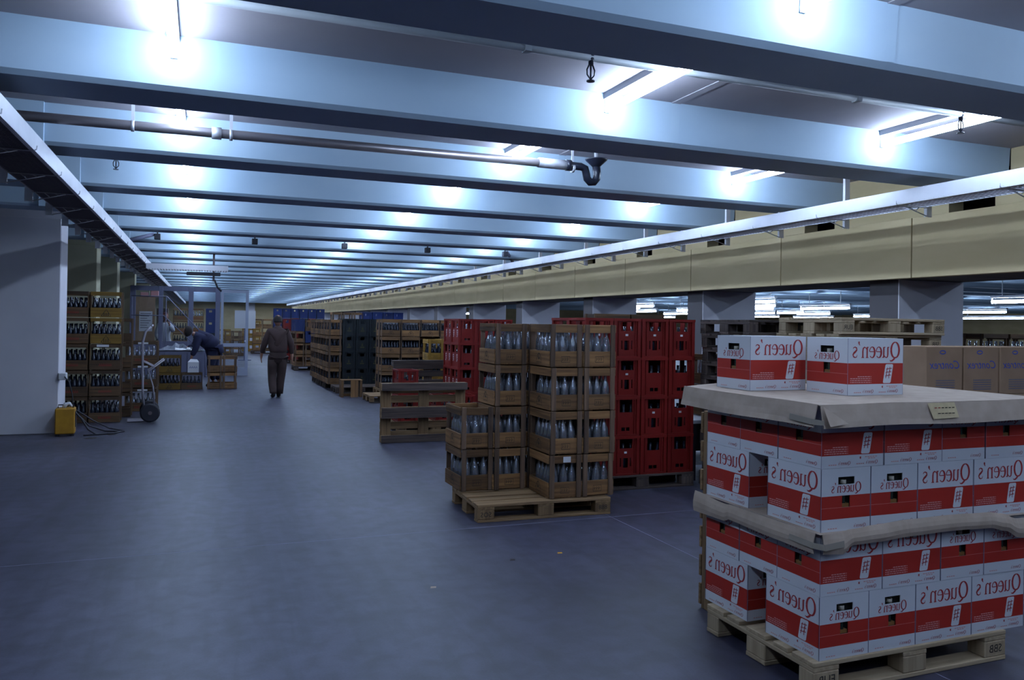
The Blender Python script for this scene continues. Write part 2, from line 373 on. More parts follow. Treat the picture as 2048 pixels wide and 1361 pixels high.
# walls
struct(MB().box(-6.2, -6.0, -10, Y_END, 0, SLAB, 'beige_dark').build('wall_left'))
struct(MB().box(X_FAR, X_FAR + .2, -10, Y_END, 0, SLAB, 'beige').build('wall_right'))
struct(MB().box(-6.2, X_FAR, Y_END, Y_END + .2, 0, SLAB, 'beige').build('wall_back'))
struct(MB().box(-6.2, X_FAR, -10.2, -10, 0, SLAB, 'beige_dark').build('wall_front'))
n = 2
for i, y in enumerate([6.39 + 3.55 * k for k in range(-4, 17)]):
    s = MB(); s.box(6.9, 7.84, y, y + .012, 0, 2.165, 'white_wall'); s.box(6.9, 7.84, y + .012, y + .40, 0, 2.165, 'pier_taupe')  # white front, dark taupe sides and back
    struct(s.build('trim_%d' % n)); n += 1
for y, x in ((12.64, -1.84), (16.9, -1.86), (20.6, -1.84), (26.6, -1.9), (34, -1.9), (42, -1.9), (50, -1.9)):
    mt = 'white_wall' if y < 13 else 'beige_dark'
    s = MB(); s.box(-5.9, x, y, y + .60, 0, RIBZ + .0, mt); struct(s.build('trim_%d' % n, bevel=.01)); n += 1
    MB().box(-5.9, x, y + .05, y + .5, RIBZ, SLAB, mt).build('pier_head', bpy.data.objects['trim_%d' % (n - 1)])
MB().box(3.3, 3.9, Y_END - .4, Y_END - .01, 0, RIBZ, 'white_wall').build('pilaster', bpy.data.objects['wall_back'])

# ================================================================== CEILING LIGHTS, TRAYS, PIPES
def make_lamp():
    r = thing('ceiling_light', 'x', 'ceiling light')
    MB().box(-.03, .03, -.75, .75, -.045, 0, 'lamp_body').build('housing', r)
    t = MB().tube([(0, -.735, -.118), (0, -.70, -.118), (0, .70, -.118), (0, .735, -.118)], [.020, .027, .027, .020], 'tube', 10).build('fluorescent_tube', r)
    for e in (-1, 1):
        MB().box(-.018, .018, e * .745 - .008, e * .745 + .008, -.14, -.04, 'lamp_body').build('lamp_holder', r)
    return r
lamps = Stock(make_lamp)
BAY = ['over the foreground']
def bayname(k):
    w_ = ['first', 'second', 'third', 'fourth', 'fifth', 'sixth', 'seventh', 'eighth', 'ninth', 'tenth', 'eleventh', 'twelfth', 'thirteenth', 'fourteenth', 'fifteenth', 'sixteenth', 'seventeenth', 'eighteenth', 'nineteenth', 'twentieth']
    return w_[k] if 0 <= k < 20 else ('rear' if k < 0 else 'far')
for x, cname in ((-.18, 'leftmost'), (2.75, 'middle'), (5.40, 'rightmost')):
    for k in range(-4, n_rib - 1):
        yc = RIB0 + PITCH_Y * k + RIBW + .07 + .765
        g = bayname(k + 2)
        if g == 'far': lamps.put(f'bare fluorescent tube in the far bays of the {cname} lamp row', (x, yc, SLAB), 0, f'far tubes of the {cname} lamp row')
        elif g == 'rear': lamps.put(f'bare fluorescent tube behind the viewpoint in the {cname} lamp row', (x, yc, SLAB), 0, f'rear tubes of the {cname} lamp row')
        else: lamps.put(f'bare fluorescent tube, {g} one along the {cname} lamp row of the main aisle', (x, yc, SLAB), 0, 'fluorescent tubes over the main aisle')
for x in (10.0, 14.5):
    for k in range(-2, 22):
        yc = RIB0 + PITCH_Y * k + RIBW + .07 + .765
        lamps.put('fluorescent tube on the ceiling of the side hall just behind the yellow girder', (x, yc, SLAB), 0, 'side hall tubes near the girder')
def make_hung():
    r = thing('hanging_light', 'x', 'ceiling light')
    MB().box(-.05, .05, -.8, .8, .10, .16, 'lamp_body').build('housing', r)
    MB().tube([(0, -.78, 0), (0, -.74, 0), (0, .74, 0), (0, .78, 0)], [.035, .045, .045, .035], 'tube', 10).build('fluorescent_tube', r)
    for e in (-1, 1):
        MB().box(-.02, .02, e * .79 - .01, e * .79 + .01, -.05, .11, 'lamp_body').build('lamp_holder', r)
        MB().box(-.008, .008, e * .5 - .008, e * .5 + .008, .16, SLAB - 2.42, 'lamp_body').build('rod', r)
    return r
hung = Stock(make_hung)
for i, (x, y, L) in enumerate([(15.5, 19.3, .7), (18.2, 22.7, .9), (21, 26.2, .9), (26.8, 33.4, 1.2), (34.9, 43.4, 2), (21.6, 23.4, 1.6), (29, 32.2, 1.5), (38.7, 43, 2.4), (35, 34.8, 1), (29, 23, 1.6), (41.7, 31.7, 4), (19.3, 14.1, 1), (16, 27, 1), (21.2, 35.6, 1.4), (26, 40.2, 1.6), (34.8, 55.4, 2), (20.9, 31.4, 1), (19.3, 59.3, 1), (17.9, 31.3, 1), (26.7, 31.2, 1.2)]):
    hung.put('distant fluorescent light hanging low on rods in the side hall beyond the girder', (x, y, 2.42), 0, 'low hanging lights in the side hall', (1, L, 1))

def cable_tray(name, label, xi, xo, z, y0, y1, side, step=1.0225, yh0=0.5, solid=False):
    r = thing(name, label, 'cable tray', (0, 0, 0))
    MB().box(min(xi, xi + side * .004), max(xi, xi + side * .004), y0, y1, z, z + .125, 'galv').build('side_rail', r)
    MB().box(min(xi, xi + side * .03), max(xi, xi + side * .03), y0, y1, z - .003, z, 'galv').build('flange', r)
    MB().box(min(xo, xo - side * .004), max(xo, xo - side * .004), y0, y1, z, z + .06, 'galv').build('side_rail', r)
    s = MB(); y = y0
    a, c = min(xi, xo), max(xi, xo)
    if solid: MB().box(a + .002, c - .002, y0, y1, z + .017, z + .02, 'galv_dark').build('bottom_plate', r)
    while y < min(y1, 30): s.box(a, c, y, y + .006, z + .004, z + .010, 'tray_wire'); y += .05
    while y < y1: s.box(a, c, y, y + .03, z + .004, z + .01, 'tray_wire'); y += .12
    for q in range(1, 8): x = a + (c - a) * q / 8; s.box(x - .003, x + .003, y0, y1, z + .010, z + .016, 'tray_wire')
    o = s.build('wire_mesh', r); o['kind'] = 'stuff'
    y = yh0
    hm = MB(); hx = xo + side * .03
    hm.box(hx - .004, hx + .004, -.03, -.026, 0, 1, 'galv')
    k = 0
    while y < y1:
        top = SLAB if k % 2 == 0 else RIBZ
        h = MB()
        h.box(hx - .03, hx + .03, y - .002, y + .002, z - .09, top, 'galv')
        for e in (-.03, .03):
            h.box(hx + e - .002, hx + e + .002, y, y + .03, z - .09, top, 'galv')
        zz = z - .08
        while zz < top - .04: h.box(hx - .012, hx + .012, y + .02, y + .03, zz, zz + .015, 'galv'); zz += .04
        h.build('hanger', r)
        # bracket arm: top bar, sloping strut, small hook at the end
        h = MB(); e0 = hx - side * .03
        h.tube([(e0, y, z - .005), (xi + side * .02, y, z - .005), (xi - side * .012, y, z + .004), (xi - side * .015, y, z + .03)], .005, 'galv', 5)
        h.tube([(e0, y, z - .085), (xi + side * .10, y, z - .01)], .005, 'galv', 5)
        for q in (.35, .65):
            xa = e0 + (xi - e0) * q * .75; h.tube([(xa, y, z - .008), (xa - side * .04, y, z - .06 + .05 * q)], .004, 'galv', 4)
        h.build('bracket_arm', r); y += step; k += 1
    return r
cable_tray('cable_tray', 'long galvanised mesh cable tray hung beside the yellow girder', 5.95, 6.32, 2.785, -9, 62, 1, yh0=.435 - 4 * 2.045)
cable_tray('cable_tray', 'long dark-bottomed galvanised cable tray hung along the piers beside the aisle', -1.075, -1.44, 2.755, -9, 62, -1, yh0=.085 - 4 * 2.045, solid=True)
r = thing('cable_tray', 'short galvanised cable tray branching across the aisle above the glazed partition', 'cable tray')
MB().box(-1.05, .50, 17.5, 17.504, 2.63, 2.74, 'galv').build('side_rail', r)
MB().box(-1.05, .50, 17.9, 17.904, 2.63, 2.70, 'galv').build('side_rail', r)
s = MB()
for k in range(30): s.box(-1.05 + k * .052, -1.04 + k * .052, 17.5, 17.9, 2.63, 2.64, 'tray_wire')
o = s.build('wire_mesh', r); o['kind'] = 'stuff'
MB().box(.2, .24, 17.68, 17.72, 2.42, SLAB, 'galv_dark').build('hanger', r)
MB().box(-.3, .35, 17.55, 17.85, 2.54, 2.60, 'black').build('junction_box', r)
MB().tube([(.24, 17.7, 2.45), (.30, 17.7, 2.3), (.38, 17.7, 2.22)], .02, 'black', 6).build('cable', r)

# sloping conduits and detector boxes at the cross trays further down
for i, (x, lab) in enumerate([(-.74, 'first'), (.88, 'second'), (2.50, 'third'), (4.12, 'fourth'), (5.75, 'fifth')]):
    r = thing('junction_box', f'small black box under the ceiling rib, {lab} of a row of five across the aisle', 'junction box', (x, 15.2, RIBZ + .02), 0, 'small boxes under the far rib')
    MB().box(-.05, .05, -.05, .05, -.01, .09, 'black').build('body', r, bevel=.006)
    MB().box(-.012, .012, -.012, .012, .09, SLAB - RIBZ - .02, 'black').build('rod', r)
for lab, p in (('girder side', [(5.80, 15.2, 3.10), (6.3, 16.1, 2.93)]), ('pier side', [(-.79, 15.2, 3.10), (-1.40, 15.2, 2.90)])):
    o = MB().tube(p, .035, 'frame', 6).build('cable_conduit'); tag(o, f'short sloping cable conduit at the {lab} end of the small black boxes', 'conduit')

# drain pipe
PY = 6.55; PZ = 3.045
r = thing('drain_pipe', 'brown-grey steel drain pipe slung under the ceiling between two ribs', 'pipe', (0, 0, 0))
MB().tube([(-3, PY, PZ), (3.02, PY, PZ + .03)], .036, 'pipe', 14).build('pipe_run', r)
MB().tube([(.05, PY, PZ + .015), (.12, PY, PZ + .015)], .046, 'galv', 14).build('coupling', r)
MB().tube([(2.78, PY, PZ + .03), (3.06, PY, PZ + .03)], .044, 'galv', 14).build('coupling', r)
for x in (-.5, .19, 3.12):
    s = MB(); s.box(x - .012, x + .012, PY - .002, PY + .002, PZ + .03, SLAB, 'galv'); s.tube([(x - .012, PY, PZ + .01), (x + .012, PY, PZ + .01)], .042, 'galv', 14); s.build('hanger', r)
tr = MB()
tr.tube([(3.05, PY, PZ + .03), (3.10, PY, PZ + .03)], .05, 'black_iron', 14)
pts = [(3.05, PY, PZ + .03), (3.20, PY, PZ + .03), (3.245, PY, PZ + .015), (3.262, PY, PZ - .04), (3.27, PY, PZ - .075), (3.30, PY, PZ - .105), (3.34, PY, PZ - .10), (3.365, PY, PZ - .07), (3.37, PY, PZ - .02), (3.36, PY, PZ + .05)]
tr.tube(pts, .036, 'black_iron', 12)
tr.build('trap', r)['label'] = 'black iron trap'
MB().lathe([(.036, 0), (.045, .01), (.10, .06), (.105, .07), (.095, .07)], 'black_iron', 16, (3.36, PY, PZ + .04)).build('funnel', r)
MB().lathe([(.02, 0), (.02, .05), (.035, .06), (.03, .1), (.02, .18)], 'galv', 12, (3.36, PY, PZ + .12)).build('outlet', r)

# sprinkler pipe
r = thing('sprinkler_pipe', 'thin grey sprinkler pipe running below the slab ahead of the nearest full rib', 'pipe')
MB().tube([(-2.5, 4.32, 3.245), (6.6, 4.32, 3.245)], .024, 'pipe_grey', 10).build('pipe_run', r)
for x in (-.6, 1.75, 4.25, 6.2):
    MB().box(x - .02, x + .02, 4.29, 4.35, 3.22, SLAB, 'pipe_grey').build('clamp', r)
def make_sprk():
    r = thing('sprinkler', 'x', 'sprinkler')
    MB().lathe([(.024, .06), (.024, .03), (.016, .028), (.016, 0)][::-1], 'black_iron', 10).build('fitting', r)
    s = MB()
    for e in (-1, 1): s.tube([(e * .012, 0, .0), (e * .026, 0, -.03), (e * .024, 0, -.06), (0, 0, -.088)], .005, 'black_iron', 6)
    s.tube([(0, 0, 0), (0, 0, -.085)], .006, 'black_iron', 6); s.lathe([(.026, -.10), (.026, -.094), (.008, -.09)], 'black_iron', 12); s.build('frame', r)
    return r
spr = Stock(make_sprk)
spr.put('small black pendent sprinkler head hanging from the thin grey pipe', (2.17, 4.32, 3.20))
spr.put('small black sprinkler head on the ceiling near the piers beyond the drain pipe', (-.84, 9.05, 3.24))
spr.put('small black sprinkler head on the thin grey pipe beside the rightmost near lamp', (5.25, 4.32, 3.20))

# ================================================================== STOCK: bottles, crates, pallets
def bottle_mesh(m='glass', seg=10):
    s = MB(); s.lathe([(.030, 0), (.038, .006), (.038, .155), (.034, .185), (.022, .225), (.0135, .25), (.0135, .288), (.0165, .29), (.0165, .302)], m, seg); return s
BOT = bottle_mesh().mesh('bottle')
BOT_W = bottle_mesh(); 
dark_bottles = MB(); low_b = MB(); low_b.lathe([(.036, 0), (.036, .17), (.015, .23), (.015, .29)], 'glass_dark', 6)
clear_bottles = MB(); low_c = MB(); low_c.lathe([(.036, 0), (.036, .17), (.015, .23), (.015, .29)], 'glass', 6)
def fill(acc, low, loc, rz, sx, sy, z, nx, ny, rows=2):
    """the rows of bottles next to the open front and side of a crate"""
    for i in range(nx):
        for j_ in range(ny):
            if j_ >= rows and i >= 1: continue
            p = Matrix.Translation(loc) @ Matrix.Rotation(rz, 4, 'Z') @ Matrix.Translation((sx[0] + (sx[1] - sx[0]) * (i + .5) / nx, sy[0] + (sy[1] - sy[0]) * (j_ + .5) / ny, z))
            acc.merge(low, p)

def emblem(mb, m, O, U, V, k):
    """arched mountain-like stamp with a bird shape and a line of letters"""
    mb.ribbon([(-.42, .1, .05), (-.32, .34, .05), (-.14, .52, .06), (0, .58, .07), (.14, .52, .06), (.32, .34, .05), (.42, .1, .05)], m, O, U, V, k)
    mb.ribbon([(-.22, .38, .03), (-.05, .2, .12), (.1, .3, .05), (.25, .16, .03)], m, O, U, V, k)
    mb.ribbon([(-.1, .5, .03), (0, .36, .1), (.06, .2, .03)], m, O, U, V, k)
    for q in range(7): mb.ribbon([(-.42 + q * .13, -.04, .02), (-.36 + q * .13, .02, .07), (-.33 + q * .13, -.06, .02)], m, O, U, V, k)
def wood_parts(r, W, D, H, cr='crate', ps='post', logo=True, redtext=False):
    t = .012; zb = H * .37; zr = H * .80
    px = .042
    for sx in (0, 1):
        for sy in (0, 1):
            x0 = 0.004 if sx == 0 else W - px - .004; y0 = 0 if sy == 0 else D - .016
            MB().box(x0, x0 + px, y0, y0 + .016, 0.003, H - .003, ps + '_z').build('post', r, bevel=.002)
    for sy in (0, 1):
        y0 = .016 if sy == 0 else D - .016 - t
        MB().box(.008, W - .008, y0, y0 + t, zr, H - .008, cr + '_x').build('end_rail', r, bevel=.002)
        MB().box(.008, W - .008, y0, y0 + t, .014, zb, cr + '_x').build('end_board', r, bevel=.002)
        ip = .028
    for sx in (0, 1):
        x0 = -.010 if sx == 0 else W - .002
        MB().box(x0, x0 + t, .014, D - .014, zr, H - .004, cr + '_y').build('side_rail', r, bevel=.002)
        o = MB().box(x0, x0 + t, .014, D - .014, .008, zb, cr + '_y').build('side_board', r, bevel=.002)
    MB().box(.006, W - .006, .02, D - .02, .006, .016, cr + '_y').build('base', r)
    if logo:
        s = MB(); emblem(s, 'ink_brown', (-.0112, D / 2, zb * .28), (0, -1, 0), (0, 0, 1), zb * .95); s.build('emblem', r)
        s = MB(); O = (W / 2, .0152, zb * .32)
        if redtext:
            for q in range(6): s.ribbon([(-.5 + q * .18, .1, .05), (-.44 + q * .18, .42, .06), (-.38 + q * .18, .1, .05)], 'ink_red', O, (1, 0, 0), (0, 0, 1), .13)
        else:
            s.ribbon([(-.5, 0, .05), (-.5, .62, .05), (.5, .62, .05), (.5, 0, .05), (-.5, 0, .05)], 'ink_brown', O, (1, 0, 0), (0, 0, 1), .08)
            for q in (-.27, .0, .27): s.ribbon([(q - .08, .14, .05), (q - .08, .5, .05), (q + .08, .34, .05), (q - .06, .28, .05)], 'ink_brown', O, (1, 0, 0), (0, 0, 1), .08)
        s.build('stamp', r)
WC, DC, HC = .298, .455, .3725
def make_wood():
    r = thing('wooden_crate', 'x', 'crate'); wood_parts(r, WC, DC, HC); return r
wood = Stock(make_wood)
def make_yel():
    r = thing('wooden_crate', 'x', 'crate'); wood_parts(r, .28, .40, .395, 'yel', 'yel'); return r
yel = Stock(make_yel)
def make_woodred():
    r = thing('wooden_crate', 'x', 'crate'); wood_parts(r, .30, .44, .405, 'crate', 'post', True, True); return r
woodred = Stock(make_woodred)
def make_wide(cr, redtext):       # crate shown by its long side: wide front, low board, open top half
    def f():
        r = thing('wooden_crate', 'x', 'crate'); W, D, H = .44, .30, .405
        for sx in (0, 1):
            for sy in (0, 1):
                MB().box(0 if sx == 0 else W - .016, .016 if sx == 0 else W, .02 if sy == 0 else D - .05, .05 if sy == 0 else D - .02, .003, H - .003, 'dim_z').build('post', r)
        for sy in (0, 1):
            y0 = 0 if sy == 0 else D - .012
            MB().box(.004, W - .004, y0, y0 + .012, H * .86, H - .004, cr + '_x').build('side_rail', r)
            MB().box(.004, W - .004, y0, y0 + .012, .006, H * .38, cr + '_x').build('side_board', r)
        for sx in (0, 1):
            x0 = .016 if sx == 0 else W - .028
            MB().box(x0, x0 + .012, .016, D - .016, H * .82, H - .006, cr + '_y').build('end_rail', r)
            MB().box(x0, x0 + .012, .016, D - .016, .006, H * .38, cr + '_y').build('end_board', r)
        MB().box(.02, W - .02, .015, D - .015, .006, .016, cr + '_y').build('base', r)
        s = MB()
        if redtext:
            for q in range(7): s.ribbon([(-.42 + q * .13, 0, .04), (-.38 + q * .13, .22, .05), (-.33 + q * .13, .02, .04)], 'ink_red', (W / 2, -.001, .06), (1, 0, 0), (0, 0, 1), .2)
        else:
            s.ribbon([(-.5, 0, .06), (-.25, .35, .06), (0, .75, .06), (.25, .35, .06), (.5, 0, .06), (-.5, 0, .06)], 'ink_brown', (W / 2, -.001, .025), (1, 0, 0), (0, 0, 1), .14)
            for q in (-.2, 0, .2): s.ribbon([(q, .05, .1), (q, .35, .06)], 'ink_brown', (W / 2, -.001, .025), (1, 0, 0), (0, 0, 1), .14)
        s.build('stamp', r)
        return r
    return f
wide = Stock(make_wide('dim', True)); wide_y = Stock(make_wide('ylw', False))

def panel_holes(mb, m, u0, u1, z0, z1, holes, plane, a, b_):
    """wall with rectangular holes; plane 'x' (runs along x, between y=a..b) or 'y'"""
    us = sorted({u0, u1, *[h[0] for h in holes], *[h[1] for h in holes]}); zs = sorted({z0, z1, *[h[2] for h in holes], *[h[3] for h in holes]})
    for i in range(len(us) - 1):
        for k in range(len(zs) - 1):
            uc, zc = (us[i] + us[i + 1]) / 2, (zs[k] + zs[k + 1]) / 2
            if any(h[0] < uc < h[1] and h[2] < zc < h[3] for h in holes): continue
            if plane == 'x': mb.box(us[i], us[i + 1], a, b_, zs[k], zs[k + 1], m)
            else: mb.box(a, b_, us[i], us[i + 1], zs[k], zs[k + 1], m)
def make_plastic(m, kind, W=.302, D=.40, H=.389, side='text', extra=None):
    def f():
        r = thing('bottle_crate', 'x', 'crate')
        s = MB(); t = .006
        if kind == 'a': holes = [(.085, .225, .265, .355), (.125, .178, .075, .170), (.090, .102, .085, .170), (.202, .214, .085, .170)]
        elif kind == 'b': holes = [(.085, .225, .235, .360), (.105, .148, .05, .085), (.155, .198, .05, .085)]
        else: holes = [(.10, .20, .27, .34)]
        fr = .014
        panel_holes(s, m, .012, W - .012, .012, H - .02, holes, 'x', fr, fr + t)
        panel_holes(s, m, .012, W - .012, .012, H - .02, holes, 'x', D - fr - t, D - fr)
        sh = [(.05, .16, .245, .355), (.24, .35, .245, .355)] if kind != 'c' else [(.15, .25, .27, .34)]
        if kind == 'a': sh += [(.07, .14, .05, .09), (.26, .33, .05, .09)]
        panel_holes(s, m, .012, D - .012, .012, H - .02, sh, 'y', fr, fr + t)
        panel_holes(s, m, .012, D - .012, .012, H - .02, sh, 'y', W - fr - t, W - fr)
        s.box(fr, W - fr, fr, D - fr, .012, .02, m)
        for x in (0, W - .034):
            for y in (0, D - .034): s.box(x, x + .034, y, y + .034, .01, H - .02, m)
        for x in (.052, W - .058):       # vertical ribs on the ends
            s.box(x, x + .006, .004, fr, .02, H - .03, m); s.box(x, x + .006, D - fr, D - .004, .02, H - .03, m)
        s.build('body', r)
        s = MB(); z0, z1 = H - .026, H
        for (x0, x1, y0, y1) in ((-.003, W + .003, -.003, .016), (-.003, W + .003, D - .016, D + .003), (-.003, .016, .016, D - .016), (W - .016, W + .003, .016, D - .016)): s.box(x0, x1, y0, y1, z0, z1, m)
        s.build('rim', r)
        s = MB()
        for (x0, x1, y0, y1) in ((0.002, W - .002, .002, .012), (0.002, W - .002, D - .012, D - .002), (.002, .012, .012, D - .012), (W - .012, W - .002, .012, D - .012)): s.box(x0, x1, y0, y1, .0, .016, m)
        s.build('base_rim', r)
        if extra == 'white':
            s = MB()
            for y in (.105, .295):
                s.ribbon([(-.2, .9, .12), (.2, .9, .12), (.2, .5, .12), (-.2, .5, .12), (-.2, .9, .12)], 'white_print', (.0135, y, .11), (0, -1, 0), (0, 0, 1), .11)
                s.ribbon([(-.2, .3, .12), (.2, .3, .12), (-.2, -.1, .12)], 'white_print', (.0135, y, .11), (0, -1, 0), (0, 0, 1), .11)
            s.build('lettering', r)
        if extra == 'gold':
            s = MB(); s.ribbon([(-.3, 0, .12), (.3, 0, .12)], 'gold', (W / 2, .0135, .10), (1, 0, 0), (0, 0, 1), .16)
            s.ribbon([(-.1, .15, .05), (0, .5, .3), (.1, .15, .05)], 'gold', (W / 2, .0135, .10), (1, 0, 0), (0, 0, 1), .16); s.build('emblem', r)
        if extra == 'sticker':
            MB().box(.135, .165, .012, .0135, .215, .235, 'white_print').build('sticker', r)
        if extra == 'bigsticker':
            MB().box(.12, .17, .010, .0135, .05, .13, 'white_print').build('sticker', r)
        return r
    return f
redA = Stock(make_plastic('red', 'a', extra='sticker')); redB = Stock(make_plastic('red', 'b')); redT = Stock(make_plastic('red', 'b', extra='white'))
blueP = Stock(make_plastic('blue', 'c')); darkP = Stock(make_plastic('dkgreen', 'c', extra='gold')); charP = Stock(make_plastic('charcoal', 'c', extra='sticker'))

def make_pallet(wd, txt1='EUR', txt2='EUR', font=True):
    def f():
        r = thing('pallet', 'x', 'pallet')
        for i, (y0, y1) in enumerate(((0, .145), (.1725, .2725), (.3275, .4725), (.5275, .6275), (.655, .80))):
            MB().box(0, 1.2, y0, y1, .122, .144, wd + '_x').build('deck_board', r, bevel=.003)
        for x0 in (0, .5275, 1.055): MB().box(x0, x0 + .145, 0.001, .799, .100, .1215, wd + '_y').build('stringer_board', r, bevel=.003)
        blocks = []
        for y0, y1 in ((0, .1), (.3275, .4725), (.7, .8)):
            for x0 in (0, .5275, 1.055): blocks.append(MB().box(x0 + .001, x0 + .144, y0 + .001, y1 - .001, .0225, .0995, wd + '_z').build('block', r, bevel=.004))
            MB().box(0, 1.2, y0, y1, 0, .022, wd + '_x').build('bottom_board', r, bevel=.003)
        if font:
            for bi, x, tx in ((0, .0725, txt1), (2, 1.1275, txt2)):
                if tx: sk(lay_text(font_mesh(tx, .055, 'ink')), 'lettering', blocks[bi], (x, -.0006, .061))
        return r
    return f
pal = Stock(make_pallet('pal', 'SOS', '888')); palN = Stock(make_pallet('pale', 'EUR', 'SBB')); palD = Stock(make_pallet('dark', font=False)); palP = Stock(make_pallet('pal', 'EUR', 'EUR'))

# ================================================================== FOREGROUND RIGHT: carton pallet
BS, BL, BH = .288, .365, .285       # short side, long side, height of one carton
zw, zr_ = BH * .195, BH * .56
def make_carton():
    r = thing('carton', 'x', 'carton')
    s = MB(); g = .0022; x0, x1, y0, y1 = g, BL - g, g, BS - g
    # long faces (seen along y) are plain bands
    for (ya, flip) in ((y0, False), (y1, True)):
        for za, zb, m_ in ((0, zw, 'carton'), (zw, zr_, 'carton_red'), (zr_, BH - .001, 'carton')):
            q = [(x0, ya, za), (x1, ya, za), (x1, ya, zb), (x0, ya, zb)]
            s.face(q[::-1] if flip else q, m_)
    s.face([(x0, y0, BH - .001), (x1, y0, BH - .001), (x1, y1, BH - .001), (x0, y1, BH - .001)], 'carton')
    s.face([(x0, y0, 0), (x0, y1, 0), (x1, y1, 0), (x1, y0, 0)], 'carton')
    # short faces with the hand hole and the notch
    hh = [(BS * .33, BS * .66, BH * .735, BH * .855), (BS * .42, BS * .58, zr_ - .055, zr_ - .0005)]
    for xa, flip in ((x0, True), (x1, False)):
        t = .004 if flip else -.004
        for za, zb, m_ in ((0, zw, 'carton'), (zw, zr_, 'carton_red'), (zr_, BH - .001, 'carton')):
            ho = [(h[0], h[1], max(h[2], za), min(h[3], zb)) for h in hh if h[3] > za and h[2] < zb]
            panel_holes(s, m_, y0, y1, za, zb, ho, 'y', min(xa, xa + t), max(xa, xa + t))
    for x in (x0 - .0003, x1 - .0012):
        for y in (y0 - .0003, y1 - .0012): s.box(x, x + .0015, y, y + .0015, .001, BH - .002, 'seam')
    s.build('body', r)
    # dark block behind the holes, its colour standing in for the shaded interior
    s = MB(); s.box(.03, BL - .03, .01, BS - .01, .01, BH - .01, 'inside')
    for x in (.022, BL - .022):
        s.tube([(x, BS / 2, zr_ - .06), (x, BS / 2, BH * .80)], .010, 'neck', 8)
        s.tube([(x, BS * .5, BH * .735), (x, BS * .5, BH * .80)], .013, 'cap', 8)
        s.box(x - .012, x + .012, BS * .42, BS * .58, zr_ - .054, zr_ - .038, 'amber')
    s.build('contents', r)
    e = .0008
    s = MB(); sm = MB(); tg = MB()
    def long_face(O, U, N):
        O = Vector(O); U = Vector(U); V = Vector((0, 0, 1)); O = O + Vector(N) * e
        k = (BL * .85) / WORD_W
        word(s, 'print_red', O + U * (BL * .93) + V * (BH * .655), -U, V * 1.16, k)
        # white badge with red strokes, tilted
        cu, cv = BL * .72, BH * .375
        def P(a, c, lift=0): return O + U * (cu + a + c * .18) + V * (cv + c) + Vector(N) * lift
        a_, c_ = BL * .070, BH * .168; pts = []
        for (ax, cx_, st) in ((a_, c_, 0), (-a_, c_, 90), (-a_, -c_, 180), (a_, -c_, 270)):
            for d in (0, 45, 90):
                an = R(st + d); pts.append(P(ax * .7 + a_ * .3 * math.cos(an) * 1.0, cx_ * .86 + c_ * .14 * math.sin(an)))
        tg.face(pts, 'white_print')
        def stroke(p): tg.ribbon([(q[0] + q[1] * .18 / 1, q[1], q[2]) for q in p], 'print_red', O + U * cu + V * cv + Vector(N) * e, U, V, 1.0)
        w1 = BH * .013
        for c0 in (-.075, -.015, .045):
            stroke([(-a_ * .7, BH * (c0 + .035), w1), (a_ * .75, BH * (c0 + .05), w1)])
            stroke([(-a_ * .5, BH * (c0 - .005), w1), (-a_ * .35, BH * (c0 + .065), w1)])
            stroke([(a_ * .35, BH * (c0 - .01), w1), (a_ * .2, BH * (c0 + .075), w1)])
        # four small lines of white print
        for ln in range(4):
            v = BH * (.325 - ln * .033); u = BL * .42; lim = BL * (.06 if ln else .19)
            sm.ribbon([(u, v, .004), (u - .004, v, .004)], 'print_pink', O, U, V, 1.0); u -= .008
            rng = random.Random(ln)
            while u > lim:
                L = rng.uniform(.008, .018); sm.ribbon([(u, v, .0042), (max(u - L, lim - .004), v, .0042)], 'print_pink', O, U, V, 1.0); u -= L + .003
        # leaf mark, two short lines, and the small repeated words at the foot
        lf = [(0, 0), (.35, .1), (.3, .5), (.6, .35), (1, .6), (.8, .2), (1.1, 0), (.8, -.2), (1, -.6), (.6, -.35), (.3, -.5), (.35, -.1)]
        sm.face([O + U * (BL * .60 + q[0] * .012) + V * (BH * .145 + q[1] * .012) for q in lf], 'print_red')
        for v, u0, u1 in ((.155, .89, .70), (.13, .86, .74)):
            u = BL * u0
            while u > BL * u1: sm.ribbon([(u, BH * v, .0035), (u - .012, BH * v, .0035)], 'print_pink', O, U, V, 1.0); u -= .015
        for st in (.90, .46): 
            word(sm, 'print_red', O + U * (BL * st) + V * (BH * .045), -U, V, BL * .19 / WORD_W)
            for q in range(4): sm.ribbon([(BL * (st - .22) - q * .012, BH * .05, .004), (BL * (st - .22) - q * .012 - .009, BH * .05, .004)], 'print_pink', O, U, V, 1.0)
    def short_face(O, U, N):
        O = Vector(O) + Vector(N) * e; U = Vector(U); V = Vector((0, 0, 1))
        word(s, 'print_red', O + U * (BS * .80) + V * (BH * .612), -U, V * 1.15, BS * .60 / WORD_W)
        word(sm, 'print_red', O + U * (BS * .90) + V * (BH * .045), -U, V, BS * .24 / WORD_W)
        for q in range(4): sm.ribbon([(BS * .32 - q * .014, BH * .05, .004), (BS * .32 - q * .014 - .010, BH * .05, .004)], 'print_pink', O, U, V, 1.0)
        sm.ribbon([(0.002, BH * .375, .0012), (BS - .002, BH * .375, .0012)], 'print_pink', O, U, V, 1.0)
    long_face((0, g, 0), (1, 0, 0), (0, -1, 0)); long_face((BL, BS - g, 0), (-1, 0, 0), (0, 1, 0))
    short_face((g, BS, 0), (0, -1, 0), (-1, 0, 0)); short_face((BL - g, 0, 0), (0, 1, 0), (1, 0, 0))
    s.build('lettering', r); sm.build('small_print', r); tg.build('badge', r)
    return r
carton = Stock(make_carton)
PX, PYY = 2.58, 2.80
